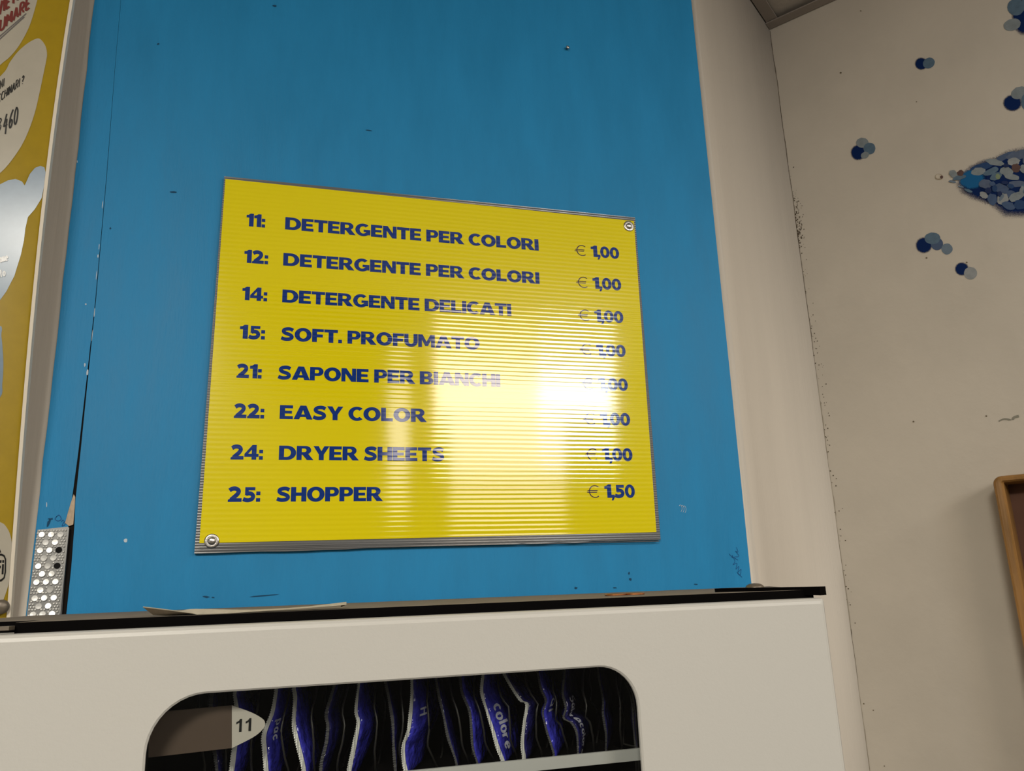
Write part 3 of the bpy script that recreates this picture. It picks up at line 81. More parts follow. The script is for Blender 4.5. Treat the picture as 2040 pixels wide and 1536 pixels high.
RAIL = [(0.0835,-0.1223),(0.1608,-0.1232),(0.2711,-0.1232),(0.1789,-0.1309),(0.2713,-0.1314),(0.005,-0.1203)]
SACHETS = [[(-0.0431,-0.0659),(-0.0433,-0.087),(-0.0391,-0.1035),(-0.0361,-0.123)],[(-0.0277,-0.0663),(-0.0249,-0.0818),(-0.0259,-0.1046),(-0.0276,-0.1238)],[(0.0004,-0.0668),(-0.0015,-0.0802),(-0.0062,-0.0938),(-0.0053,-0.1064),(-0.0029,-0.1261)],[(0.0129,-0.0649),(0.0141,-0.0712),(0.0136,-0.088),(0.0168,-0.1016),(0.0206,-0.1152),(0.0231,-0.1285)],[(0.0413,-0.0644),(0.036,-0.0829),(0.0372,-0.0915),(0.0364,-0.1032),(0.0332,-0.1163),(0.0328,-0.1294)],[(0.0588,-0.0645),(0.0572,-0.0828),(0.0591,-0.0915),(0.0564,-0.1083),(0.0537,-0.1214),(0.0532,-0.1313)],[(0.0788,-0.065),(0.0818,-0.0793),(0.084,-0.0916),(0.0844,-0.1072),(0.0855,-0.1192),(0.0863,-0.1311)],[(0.0983,-0.0648),(0.0983,-0.0804),(0.0963,-0.0978),(0.0922,-0.1095),(0.0929,-0.1215),(0.0958,-0.1319)],[(0.1167,-0.0646),(0.1196,-0.0802),(0.1232,-0.0964),(0.1261,-0.1088),(0.1305,-0.1221),(0.1319,-0.1284)],[(0.1355,-0.0643),(0.1368,-0.076),(0.142,-0.0889),(0.1433,-0.1014),(0.1441,-0.1156),(0.1473,-0.1263)],[(0.1537,-0.0647),(0.1525,-0.077),(0.1568,-0.0935),(0.1605,-0.1045),(0.1637,-0.1154),(0.1677,-0.126)],[(0.1706,-0.0643),(0.1767,-0.075),(0.1836,-0.0846),(0.1884,-0.0878),(0.1854,-0.1011),(0.1836,-0.1153),(0.1844,-0.1242)],[(0.1977,-0.0644),(0.1996,-0.0765),(0.2033,-0.0859),(0.2004,-0.0949),(0.203,-0.1079),(0.2059,-0.1171),(0.2079,-0.1245)],[(0.2203,-0.065),(0.2177,-0.0814),(0.2196,-0.0926),(0.2175,-0.0998),(0.224,-0.104),(0.2277,-0.1116),(0.2278,-0.1233)],[(0.2485,-0.0652),(0.2495,-0.0759),(0.2512,-0.0893),(0.2506,-0.0986),(0.2521,-0.1135),(0.2513,-0.1245)],[(0.2765,-0.0776),(0.2771,-0.0929),(0.2759,-0.1079),(0.2764,-0.1229),(0.277,-0.1259)]]
RECEIPT = {'fold':[(-0.0899,-0.0037),(-0.0803,-0.0053),(-0.0706,-0.0069),(-0.0591,-0.0089),(-0.0492,-0.0104),(-0.0126,-0.0094),(0.015,-0.0087),(0.029,-0.0082),(0.0469,-0.0075)],'low':[(-0.0832,-0.0093),(-0.0752,-0.0098),(-0.0687,-0.0103),(-0.0584,-0.0106),(-0.0492,-0.0108)],'rear':[(-0.094,-0.0036),(-0.084,-0.005),(-0.0738,-0.0068),(-0.0681,-0.0071),(-0.0586,-0.0064),(-0.0203,-0.0085),(0.012,-0.0082),(0.0303,-0.0071),(0.049,-0.0056)]}
COINS = [(0.317,0.75,-0.0095),(0.3374,0.75,-0.0092)]
BOLT = [(0.5024,0.8,-0.0096)]
BAR = [(0.3787,0.66,-0.0102),(0.4352,0.585,-0.017)]
TAB = [(-0.171,-0.0124),(-0.1627,-0.0118),(-0.1625,-0.0143),(-0.1708,-0.0145)]

# ------------------------------------------------------------------ helpers
def tag(o, label=None, cat=None, group=None, kind=None):
    for k, v in (('label', label), ('category', cat), ('group', group), ('kind', kind)):
        if v:
            o[k] = v
    return o


def empty(name, loc):
    o = bpy.data.objects.new(name, None)
    o.location = loc
    o.empty_display_size = 0.05
    COL.objects.link(o)
    return o


def base_of(o):
    v = Vector((0, 0, 0))
    while o is not None:
        v += o.location
        o = o.parent
    return v


def obj(name, bm, mats, parent=None, origin=None, smooth=False):
    """Link a bmesh given in world coordinates as ONE mesh object."""
    if not isinstance(mats, (list, tuple)):
        mats = [mats]
    org = base_of(parent) if parent is not None else Vector(origin or (0, 0, 0))
    bmesh.ops.translate(bm, verts=bm.verts, vec=-org)
    me = bpy.data.meshes.new(name)
    if smooth:
        for f in bm.faces:
            f.smooth = True
    bm.to_mesh(me)
    bm.free()
    for m in mats:
        me.materials.append(m)
    o = bpy.data.objects.new(name, me)
    if parent is not None:
        o.parent = parent
    else:
        o.location = org
    COL.objects.link(o)
    return o


def structure(name, bm, mats, parent=None, smooth=False):
    o = obj(name, bm, mats, parent, smooth=smooth)
    o['kind'] = 'structure'
    return o


def new():
    return bmesh.new()


def add_box(bm, x0, x1, y0, y1, z0, z1, mi=0, M=None):
    vs = [Vector((x, y, z)) for x in (x0, x1) for y in (y0, y1) for z in (z0, z1)]
    if M is not None:
        vs = [M @ v for v in vs]
    v = [bm.verts.new(p) for p in vs]
    fs = []
    for q in ((0, 1, 3, 2), (4, 6, 7, 5), (0, 4, 5, 1), (2, 3, 7, 6), (0, 2, 6, 4), (1, 5, 7, 3)):
        f = bm.faces.new([v[i] for i in q])
        f.material_index = mi
        fs.append(f)
    return v, fs


def bevel_all(bm, w, seg=2, ang=0.5):
    ed = [e for e in bm.edges if len(e.link_faces) == 2 and e.calc_face_angle(0) > ang]
    bmesh.ops.bevel(bm, geom=ed, offset=w, segments=seg, affect='EDGES', profile=0.5, clamp_overlap=True)


def add_flat(bm, loops, mapf, mi=0):
    """Tessellate a flat outline (first loop) with holes (other loops); mapf(u, v) -> world point."""
    tris = tessellate_polygon([[Vector((p[0], p[1], 0)) for p in lp] for lp in loops])
    pts = [p for lp in loops for p in lp]
    vs = [bm.verts.new(mapf(p[0], p[1])) for p in pts]
    for t in tris:
        try:
            f = bm.faces.new([vs[i] for i in t])
            f.material_index = mi
        except ValueError:
            pass
    return vs


def add_prism(bm, loops, mapf, w0, w1, mi=0, mi_side=None):
    """Outline with holes extruded between depths w0 and w1; mapf(u, v, w) -> world point."""
    a = add_flat(bm, loops, lambda u, v: mapf(u, v, w0), mi)
    b = add_flat(bm, loops, lambda u, v: mapf(u, v, w1), mi)
    k = 0
    for lp in loops:
        n = len(lp)
        for i in range(n):
            j = (i + 1) % n
            try:
                f = bm.faces.new((a[k + i], a[k + j], b[k + j], b[k + i]))
                f.material_index = mi if mi_side is None else mi_side
            except ValueError:
                pass
        k += n
    bmesh.ops.recalc_face_normals(bm, faces=bm.faces)


def add_loft(bm, rings, close=True, mi=0):
    R = [[bm.verts.new(p) for p in r] for r in rings]
    n = len(R[0])
    for a, b in zip(R[:-1], R[1:]):
        for i in range(n if close else n - 1):
            j = (i + 1) % n
            try:
                bm.faces.new((a[i], a[j], b[j], b[i])).material_index = mi
            except ValueError:
                pass
    return R


def add_lathe(bm, profile, centre, ax, n=24, mi=0):
    """Profile [(radius, along axis)] revolved about the axis ax through centre."""
    ax = Vector(ax).normalized()
    u = ax.orthogonal().normalized()
    w = ax.cross(u)
    c = Vector(centre)
    rings = []
    for r, h in profile:
        r = max(r, 1e-5)
        rings.append([c + ax * h + (u * math.cos(t) + w * math.sin(t)) * r for t in [2 * math.pi * i / n for i in range(n)]])
    R = add_loft(bm, rings, True, mi)
    for ring in (R[0], R[-1]):
        try:
            bm.faces.new(ring).material_index = mi
        except ValueError:
            pass
    bmesh.ops.recalc_face_normals(bm, faces=bm.faces)


def add_tube(bm, pts, r, n=8, mi=0):
    pts = [Vector(p) for p in pts]
    rings = []
    up = Vector((0, 0, 1))
    for i, p in enumerate(pts):
        t = (pts[min(i + 1, len(pts) - 1)] - pts[max(i - 1, 0)]).normalized()
        a = t.cross(up)
        if a.length < 1e-4:
            a = t.cross(Vector((0, 1, 0)))
        a.normalize()
        b = t.cross(a)
        rings.append([p + (a * math.cos(2 * math.pi * k / n) + b * math.sin(2 * math.pi * k / n)) * r for k in range(n)])
    R = add_loft(bm, rings, True, mi)
    bm.faces.new(R[0])
    bm.faces.new(R[-1])
    bmesh.ops.recalc_face_normals(bm, faces=bm.faces)


def rrect(x0, x1, z0, z1, r, k=6):
    """Rounded rectangle, counter-clockwise from bottom-left; r = (bl, br, tr, tl)."""
    if not isinstance(r, (list, tuple)):
        r = (r, r, r, r)
    out = []
    for (cx, cz, a0, rr) in ((x0 + r[0], z0 + r[0], 180, r[0]), (x1 - r[1], z0 + r[1], 270, r[1]),
                             (x1 - r[2], z1 - r[2], 0, r[2]), (x0 + r[3], z1 - r[3], 90, r[3])):
        for i in range(k + 1):
            a = math.radians(a0 + 90.0 * i / k)
            out.append((cx + rr * math.cos(a), cz + rr * math.sin(a)))
    return out


def catmull(pts, per=6):
    P = [Vector(p) for p in pts]
    P = [P[0] * 2 - P[1]] + P + [P[-1] * 2 - P[-2]]
    out = []
    for i in range(1, len(P) - 2):
        for s in range(per):
            t = s / per
            a, b, c, d = P[i - 1], P[i], P[i + 1], P[i + 2]
            out.append(0.5 * ((2 * b) + (c - a) * t + (2 * a - 5 * b + 4 * c - d) * t * t + (3 * b - a - 3 * c + d) * t ** 3))
    out.append(P[-2].copy())
    return out


def stroke(pts, w, w_end=None, smooth=True, per=6):
    """Outline polygon of a pen stroke along 2-D points."""
    P = catmull([(p[0], p[1]) for p in pts], per) if smooth and len(pts) > 2 else [Vector(p) for p in pts]
    L, R = [], []
    n = len(P)
    for i, p in enumerate(P):
        t = P[min(i + 1, n - 1)] - P[max(i - 1, 0)]
        t = t.normalized() if t.length > 1e-9 else Vector((1, 0))
        nn = Vector((-t.y, t.x))
        ww = (w if w_end is None else w + (w_end - w) * i / (n - 1)) / 2
        L.append((p.x + nn.x * ww, p.y + nn.y * ww))
        R.append((p.x - nn.x * ww, p.y - nn.y * ww))
    return L + R[::-1]


def add_stroke(bm, pts, w, mapf, smooth=True, per=5, mi=0):
    """A pen stroke as a strip of quads along 2-D points."""
    lp = stroke(pts, w, None, smooth, per)
    n = len(lp) // 2
    L = [bm.verts.new(mapf(*q)) for q in lp[:n]]
    R = [bm.verts.new(mapf(*q)) for q in lp[n:][::-1]]
    for i in range(n - 1):
        bm.faces.new((L[i], L[i + 1], R[i + 1], R[i])).material_index = mi


# ------------------------------------------------------------------ materials
def mat(name, color, rough=0.6, spec=0.4, metal=0.0, var=0.0, var_scale=(6, 6, 6), bump=0.0, bump_scale=(200, 200, 200), rough_var=0.0, detail=4.0, alpha=1.0):
    m = bpy.data.materials.new(name)
    m.use_nodes = True
    nt = m.node_tree
    b = nt.nodes['Principled BSDF']
    b.inputs['Base Color'].default_value = (*color, 1)
    b.inputs['Roughness'].default_value = rough
    b.inputs['Specular IOR Level'].default_value = spec
    b.inputs['Metallic'].default_value = metal
    b.inputs['Alpha'].default_value = alpha
    geo = nt.nodes.new('ShaderNodeNewGeometry')
    if var > 0:
        mp = nt.nodes.new('ShaderNodeVectorMath'); mp.operation = 'MULTIPLY'; mp.inputs[1].default_value = var_scale
        nt.links.new(geo.outputs['Position'], mp.inputs[0])
        nz = nt.nodes.new('ShaderNodeTexNoise'); nz.inputs['Scale'].default_value = 1.0; nz.inputs['Detail'].default_value = detail
        nz.inputs['Roughness'].default_value = 0.6
        nt.links.new(mp.outputs[0], nz.inputs['Vector'])
        rp = nt.nodes.new('ShaderNodeMapRange')
        rp.inputs['From Min'].default_value = 0.3; rp.inputs['From Max'].default_value = 0.7
        rp.inputs['To Min'].default_value = 1.0 - var; rp.inputs['To Max'].default_value = 1.0 + var
        nt.links.new(nz.outputs['Fac'], rp.inputs['Value'])
        mx = nt.nodes.new('ShaderNodeVectorMath'); mx.operation = 'SCALE'
        mx.inputs[0].default_value = color
        nt.links.new(rp.outputs[0], mx.inputs['Scale'])
        nt.links.new(mx.outputs[0], b.inputs['Base Color'])
        if rough_var > 0:
            r2 = nt.nodes.new('ShaderNodeMapRange')
            r2.inputs['From Min'].default_value = 0.3; r2.inputs['From Max'].default_value = 0.7
            r2.inputs['To Min'].default_value = rough - rough_var; r2.inputs['To Max'].default_value = rough + rough_var
            nt.links.new(nz.outputs['Fac'], r2.inputs['Value'])
            nt.links.new(r2.outputs[0], b.inputs['Roughness'])
    if bump > 0:
        mp = nt.nodes.new('ShaderNodeVectorMath'); mp.operation = 'MULTIPLY'; mp.inputs[1].default_value = bump_scale
        nt.links.new(geo.outputs['Position'], mp.inputs[0])
        nz = nt.nodes.new('ShaderNodeTexNoise'); nz.inputs['Scale'].default_value = 1.0; nz.inputs['Detail'].default_value = 3.0
        nt.links.new(mp.outputs[0], nz.inputs['Vector'])
        bp = nt.nodes.new('ShaderNodeBump'); bp.inputs['Strength'].default_value = 1.0; bp.inputs['Distance'].default_value = bump
        nt.links.new(nz.outputs['Fac'], bp.inputs['Height'])
        nt.links.new(bp.outputs[0], b.inputs['Normal'])
    return m


def N(nt, kind, **kw):
    n = nt.nodes.new(kind)
    for k, v in kw.items():
        setattr(n, k, v)
    return n


def ridged(m, period, amp, warp=0.35, fine=0.00002):
    """Horizontal flutes of a twin-wall plastic sheet as a bump, shared by film and lettering."""
    nt = m.node_tree
    b = nt.nodes['Principled BSDF']
    geo = N(nt, 'ShaderNodeNewGeometry')
    sep = N(nt, 'ShaderNodeSeparateXYZ')
    nt.links.new(geo.outputs['Position'], sep.inputs[0])
    # slow wander of the flutes along the sheet
    vs = N(nt, 'ShaderNodeVectorMath', operation='MULTIPLY'); vs.inputs[1].default_value = (5, 1, 26)
    nt.links.new(geo.outputs['Position'], vs.inputs[0])
    nz = N(nt, 'ShaderNodeTexNoise'); nz.inputs['Scale'].default_value = 1.0; nz.inputs['Detail'].default_value = 2.0
    nt.links.new(vs.outputs[0], nz.inputs['Vector'])
    a = N(nt, 'ShaderNodeMath', operation='MULTIPLY'); a.inputs[1].default_value = 2 * math.pi / period
    nt.links.new(sep.outputs['Z'], a.inputs[0])
    w = N(nt, 'ShaderNodeMath', operation='MULTIPLY'); w.inputs[1].default_value = warp * 2 * math.pi
    nt.links.new(nz.outputs['Fac'], w.inputs[0])
    s = N(nt, 'ShaderNodeMath', operation='ADD')
    nt.links.new(a.outputs[0], s.inputs[0]); nt.links.new(w.outputs[0], s.inputs[1])
    sn = N(nt, 'ShaderNodeMath', operation='SINE'); nt.links.new(s.outputs[0], sn.inputs[0])
    h = N(nt, 'ShaderNodeMath', operation='MULTIPLY'); h.inputs[1].default_value = amp
    nt.links.new(sn.outputs[0], h.inputs[0])
    # blisters and creases in the film
    v2 = N(nt, 'ShaderNodeVectorMath', operation='MULTIPLY'); v2.inputs[1].default_value = (38, 1, 90)
    nt.links.new(geo.outputs['Position'], v2.inputs[0])
    n2 = N(nt, 'ShaderNodeTexNoise'); n2.inputs['Scale'].default_value = 1.0; n2.inputs['Detail'].default_value = 4.0
    nt.links.new(v2.outputs[0], n2.inputs['Vector'])
    f = N(nt, 'ShaderNodeMath', operation='MULTIPLY'); f.inputs[1].default_value = fine
    nt.links.new(n2.outputs['Fac'], f.inputs[0])
    t = N(nt, 'ShaderNodeMath', operation='ADD')
    nt.links.new(h.outputs[0], t.inputs[0]); nt.links.new(f.outputs[0], t.inputs[1])
    bp = N(nt, 'ShaderNodeBump'); bp.inputs['Distance'].default_value = 1.0; bp.inputs['Strength'].default_value = 1.0
    nt.links.new(t.outputs[0], bp.inputs['Height'])
    nt.links.new(bp.outputs[0], b.inputs['Normal'])
    return m


def soft_paint(name, color):
    """Sprayed paint whose coverage is stored per vertex and broken up by fine speckle at the rim."""
    m = bpy.data.materials.new(name)
    m.use_nodes = True
    nt = m.node_tree
    b = nt.nodes['Principled BSDF']
    b.inputs['Base Color'].default_value = (*color, 1)
    b.inputs['Roughness'].default_value = 0.7
    b.inputs['Specular IOR Level'].default_value = 0.1
    at = N(nt, 'ShaderNodeAttribute', attribute_name='cover')
    geo = N(nt, 'ShaderNodeNewGeometry')
    nz = N(nt, 'ShaderNodeTexNoise'); nz.inputs['Scale'].default_value = 700.0; nz.inputs['Detail'].default_value = 2.0
    nt.links.new(geo.outputs['Position'], nz.inputs['Vector'])
    c = N(nt, 'ShaderNodeMath', operation='SUBTRACT'); c.inputs[1].default_value = 0.5
    nt.links.new(nz.outputs['Fac'], c.inputs[0])
    k = N(nt, 'ShaderNodeMath', operation='MULTIPLY'); k.inputs[1].default_value = 0.6
    nt.links.new(c.outputs[0], k.inputs[0])
    s = N(nt, 'ShaderNodeMath', operation='ADD')
    nt.links.new(at.outputs['Fac'], s.inputs[0]); nt.links.new(k.outputs[0], s.inputs[1])
    r = N(nt, 'ShaderNodeMapRange'); r.inputs['From Min'].default_value = 0.25; r.inputs['From Max'].default_value = 0.75
    nt.links.new(s.outputs[0], r.inputs['Value'])
    nt.links.new(r.outputs[0], b.inputs['Alpha'])
    return m


def glass_mat(name):
    m = bpy.data.materials.new(name)
    m.use_nodes = True
    nt = m.node_tree
    nt.nodes.remove(nt.nodes['Principled BSDF'])
    out = nt.nodes['Material Output']
    tr = N(nt, 'ShaderNodeBsdfTransparent'); tr.inputs[0].default_value = (0.96, 0.97, 0.96, 1)
    gl = N(nt, 'ShaderNodeBsdfGlossy'); gl.inputs['Roughness'].default_value = 0.02
    fr = N(nt, 'ShaderNodeFresnel'); fr.inputs[0].default_value = 1.45
    mx = N(nt, 'ShaderNodeMixShader')
    nt.links.new(fr.outputs[0], mx.inputs[0]); nt.links.new(tr.outputs[0], mx.inputs[1]); nt.links.new(gl.outputs[0], mx.inputs[2])
    nt.links.new(mx.outputs[0], out.inputs[0])
    return m


M = {}
M['plaster'] = mat('beige_plaster', (0.50, 0.455, 0.385), 0.75, 0.25, var=0.05, var_scale=(5, 5, 5), bump=0.0006, bump_scale=(60, 60, 60))
M['plaster_back'] = mat('white_painted_plaster', (0.55, 0.50, 0.43), 0.6, 0.3, var=0.04, var_scale=(9, 9, 1.2), bump=0.0004, bump_scale=(160, 160, 8))
M['front_dark'] = mat('dark_front_wall', (0.06, 0.06, 0.06), 0.5, 0.3)  # unseen front wall, coloured dark to cut haze in the reflections
M['floor'] = mat('grey_floor_tile', (0.16, 0.155, 0.145), 0.4, 0.4, var=0.08)
M['ceiling'] = mat('ceiling_tile', (0.42, 0.38, 0.33), 0.85, 0.2, var=0.05, var_scale=(40, 40, 40), bump=0.0006, bump_scale=(90, 90, 90))
M['angle'] = mat('ceiling_angle_metal', (0.27, 0.235, 0.205), 0.5, 0.3)
M['blue'] = mat('blue_wall_paint', (0.013, 0.203, 0.43), 0.5, 0.2, var=0.07, var_scale=(22, 22, 5), bump=0.00035, bump_scale=(420, 420, 60), rough_var=0.05, detail=6)
M['blue_edge'] = mat('dark_panel_edge', (0.02, 0.06, 0.09), 0.8, 0.1)
M['raw_board'] = mat('torn_raw_board', (0.42, 0.33, 0.24), 0.9, 0.1, var=0.3, var_scale=(150, 150, 60))
M['gap'] = mat('crack_shade', (0.012, 0.010, 0.009), 0.9, 0.05)
M['chip'] = mat('white_paint_chip', (0.45, 0.53, 0.60), 0.7, 0.2)
M['dent'] = mat('dark_blue_dent', (0.006, 0.05, 0.115), 0.7, 0.2)
M['pen'] = mat('blue_pen_ink', (0.008, 0.06, 0.21), 0.6, 0.2)
M['yellow'] = ridged(mat('yellow_vinyl_film', (0.72, 0.605, 0.002), 0.07, 1.0), 0.0062, 0.000036, 0.35, 0.000012)
M['ink'] = ridged(mat('blue_vinyl_lettering', (0.003, 0.030, 0.20), 0.07, 1.0), 0.0062, 0.000036, 0.35, 0.000012)
M['ink_thin'] = ridged(mat('dark_vinyl_sign_mark', (0.035, 0.012, 0.06), 0.07, 1.0), 0.0062, 0.000036, 0.35, 0.000012)
M['twinwall'] = ridged(mat('clear_twinwall_plastic', (0.13, 0.132, 0.135), 0.18, 0.6, alpha=0.9), 0.0033, 0.00010, warp=0.1)
M['steel'] = mat('zinc_steel', (0.55, 0.53, 0.50), 0.3, 0.5, metal=1.0, bump=0.0002, bump_scale=(500, 500, 500))
M['galv'] = mat('galvanised_steel', (0.66, 0.66, 0.64), 0.34, 0.5, metal=0.55, var=0.1, var_scale=(120, 120, 120))
M['sheet'] = mat('shaded_galvanised_sheet', (0.26, 0.26, 0.255), 0.4, 0.4, metal=0.7)  # plate metal darkened between the studs, dim reflection put into the colour
M['hole'] = mat('black_hole', (0.01, 0.01, 0.01), 0.9, 0.1)
M['gold'] = mat('golden_poster_print', (0.40, 0.27, 0.008), 0.30, 0.8, var=0.05, var_scale=(60, 60, 60))
M['pwhite'] = mat('cream_poster_print', (0.40, 0.37, 0.305), 0.3, 0.45, var=0.03, var_scale=(50, 50, 50))
M['pcloud'] = mat('grey_blue_poster_print', (0.16, 0.23, 0.31), 0.28, 0.7, var=0.06, var_scale=(80, 80, 80))
M['pedge'] = mat('cream_foam_board', (0.66, 0.60, 0.50), 0.6, 0.3)
M['pred'] = mat('red_brown_print', (0.17, 0.035, 0.03), 0.3, 0.45)
M['pblack'] = mat('black_print', (0.012, 0.012, 0.012), 0.3, 0.45)
M['ptext'] = mat('white_print', (0.75, 0.76, 0.76), 0.3, 0.45)
M['pgrey'] = mat('grey_print', (0.14, 0.13, 0.13), 0.3, 0.45)
M['machine'] = mat('white_powder_coat', (0.44, 0.43, 0.40), 0.42, 0.4, bump=0.00010, bump_scale=(420, 420, 420))
M['black'] = mat('black_plastic', (0.0015, 0.0012, 0.0012), 0.7, 0.03)
M['liner'] = mat('black_liner', (0.003, 0.0025, 0.003), 0.8, 0.05)
M['dust'] = mat('dusty_black_top', (0.20, 0.17, 0.14), 0.8, 0.2, var=0.18, var_scale=(60, 90, 60))
M['rail'] = mat('pale_grey_rail', (0.50, 0.50, 0.48), 0.35, 0.45)
M['tag_shade'] = mat('shaded_brown_grey_tag', (0.085, 0.060, 0.045), 0.35, 0.4)  # left part of the label, its shadow put into the colour
M['tag_pale'] = mat('pale_tag', (0.46, 0.43, 0.38), 0.4, 0.4)
M['film'] = mat('blue_sachet_film', (0.045, 0.045, 0.46), 0.12, 0.9, var=0.35, var_scale=(90, 90, 120), bump=0.006, bump_scale=(60, 60, 75))
M['film_dark'] = mat('shaded_blue_sachet_film', (0.018, 0.017, 0.12), 0.12, 0.9, var=0.3, var_scale=(90, 90, 120), bump=0.006, bump_scale=(60, 60, 75))  # darker copy of the sachet film, shade put into the colour
M['seal'] = mat('silver_sachet_seal', (0.74, 0.74, 0.70), 0.25, 0.8, bump=0.002, bump_scale=(900, 20, 60))
M['seal_dark'] = mat('shaded_sachet_seal', (0.10, 0.10, 0.10), 0.3, 0.6, bump=0.002, bump_scale=(20, 20, 900))  # darker copy of the silver seal for edges in shade
M['sprint'] = mat('white_sachet_print', (0.62, 0.63, 0.74), 0.35, 0.4)
M['paper'] = mat('receipt_paper', (0.52, 0.47, 0.38), 0.75, 0.2, var=0.12, var_scale=(160, 40, 40))
M['paper_print'] = mat('faded_receipt_print', (0.28, 0.25, 0.21), 0.8, 0.1)
M['copper'] = mat('copper_coin', (0.48, 0.19, 0.07), 0.35, 0.5, metal=0.85, var=0.3, var_scale=(200, 200, 200))
M['wire'] = mat('dark_coil_wire', (0.03, 0.028, 0.025), 0.35, 0.5)
M['bronze'] = mat('dull_bolt', (0.15, 0.125, 0.095), 0.4, 0.5, metal=0.4)
M['wood'] = mat('brown_wood', (0.27, 0.135, 0.035), 0.4, 0.4, var=0.35, var_scale=(40, 40, 5), bump=0.0006, bump_scale=(150, 150, 12))
M['wood_dark'] = mat('dark_brown_board', (0.095, 0.038, 0.018), 0.6, 0.3, var=0.25, var_scale=(20, 20, 8))
M['dirt'] = mat('dark_dirt', (0.075, 0.055, 0.036), 0.9, 0.1)
M['dirt_speck'] = mat('brown_speck', (0.15, 0.12, 0.08), 0.9, 0.1)
M['crack_pale'] = mat('worn_corner_plaster', (0.27, 0.235, 0.18), 0.9, 0.1)
M['dirt_pale'] = mat('grey_smudge', (0.22, 0.21, 0.17), 0.9, 0.1)
M['glass'] = glass_mat('window_glass')
PAINT = {'mid': (0.078, 0.130, 0.185), 'midpale': (0.125, 0.17, 0.22), 'pale': (0.185, 0.215, 0.23), 'pale2': (0.24, 0.255, 0.26), 'slate': (0.05, 0.08, 0.15),
         'dslate': (0.075, 0.10, 0.16), 'dmid': (0.045, 0.08, 0.16), 'brown': (0.085, 0.045, 0.04), 'green': (0.17, 0.22, 0.13), 'ring': (0.30, 0.25, 0.18),
         'cream': (0.47, 0.42, 0.34), 'blue': (0.010, 0.040, 0.12), 'navy': (0.002, 0.014, 0.07)}
for _k, _c in PAINT.items():
    M['paint_' + _k] = mat('wall_paint_' + _k, _c, 0.6, 0.3, var=0.12, var_scale=(120, 120, 120))
M['spray_navy'] = soft_paint('navy_spray', (0.002, 0.015, 0.080))
M['spray_blue'] = soft_paint('blue_spray', (0.010, 0.10, 0.25))

# ------------------------------------------------------------------ lettering: heavy sign letters, cap height 1
def ell(cx, cy, rx, ry, a0=0, a1=360, n=28):
    full = abs(a1 - a0) >= 359.9
    k = n if full else n + 1
    return [(cx + rx * math.cos(math.radians(a0 + (a1 - a0) * i / n)), cy + ry * math.sin(math.radians(a0 + (a1 - a0) * i / n))) for i in range(k)]


def rect(x0, y0, x1, y1):
    return [(x0, y0), (x1, y0), (x1, y1), (x0, y1)]


def ring_arc(cx, cy, rx, ry, ix, iy, a0, a1, n=26):
    return ell(cx, cy, rx, ry, a0, a1, n) + ell(cx, cy, ix, iy, a1, a0, n)


G = {}
G['I'] = (0.34, [[rect(0, 0, 0.34, 1)]])
G['L'] = (0.84, [[[(0, 0), (0.82, 0), (0.82, 0.23), (0.34, 0.23), (0.34, 1), (0, 1)]]])
G['E'] = (0.88, [[[(0, 0), (0.87, 0), (0.87, 0.22), (0.34, 0.22), (0.34, 0.4), (0.80, 0.4), (0.80, 0.60), (0.34, 0.60), (0.34, 0.78), (0.86, 0.78), (0.86, 1), (0, 1)]]])
G['F'] = (0.82, [[[(0, 0), (0.34, 0), (0.34, 0.37), (0.76, 0.37), (0.76, 0.59), (0.34, 0.59), (0.34, 0.78), (0.82, 0.78), (0.82, 1), (0, 1)]]])
G['T'] = (0.98, [[[(0.32, 0), (0.66, 0), (0.66, 0.77), (0.98, 0.77), (0.98, 1), (0, 1), (0, 0.77), (0.32, 0.77)]]])
G['H'] = (1.04, [[[(0, 0), (0.34, 0), (0.34, 0.39), (0.70, 0.39), (0.70, 0), (1.04, 0), (1.04, 1), (0.70, 1), (0.70, 0.62), (0.34, 0.62), (0.34, 1), (0, 1)]]])
G['N'] = (1.05, [[[(0, 0), (0.29, 0), (0.29, 0.60), (0.71, 0), (1.05, 0), (1.05, 1), (0.76, 1), (0.76, 0.42), (0.36, 1), (0, 1)]]])
G['M'] = (1.28, [[[(0, 0), (0.29, 0), (0.29, 0.58), (0.53, 0.1), (0.75, 0.1), (0.98, 0.58), (0.98, 0), (1.28, 0), (1.28, 1), (0.94, 1), (0.64, 0.44), (0.34, 1), (0, 1)]]])
G['A'] = (1.22, [[[(0, 0), (0.37, 0), (0.44, 0.17), (0.80, 0.17), (0.87, 0), (1.26, 0), (0.83, 1), (0.43, 1)], [(0.51, 0.36), (0.73, 0.36), (0.62, 0.68)]]])
G['Y'] = (1.06, [[[(0.38, 0), (0.72, 0), (0.72, 0.40), (1.10, 1), (0.75, 1), (0.55, 0.64), (0.36, 1), (0, 1), (0.38, 0.40)]]])
G['U'] = (1.02, [[[(0, 1)] + [(0.51 + 0.51 * math.cos(math.radians(a)), 0.42 + 0.44 * math.sin(math.radians(a))) for a in range(180, 361, 12)] + [(1.02, 1), (0.70, 1)]
                  + [(0.51 + 0.19 * math.cos(math.radians(a)), 0.40 + 0.19 * math.sin(math.radians(a))) for a in range(360, 179, -15)] + [(0.32, 1)]]])
G['D'] = (1.15, [[[(0, 0)] + ell(0.55, 0.5, 0.60, 0.5, -90, 90, 16) + [(0, 1)], [(0.34, 0.21)] + ell(0.52, 0.5, 0.28, 0.29, -90, 90, 12) + [(0.34, 0.79)]]])
G['P'] = (0.95, [[[(0, 0), (0.34, 0), (0.34, 0.34)] + ell(0.58, 0.67, 0.37, 0.33, -90, 90, 14) + [(0, 1)], [(0.34, 0.54)] + ell(0.50, 0.67, 0.14, 0.13, -90, 90, 8) + [(0.34, 0.80)]]])
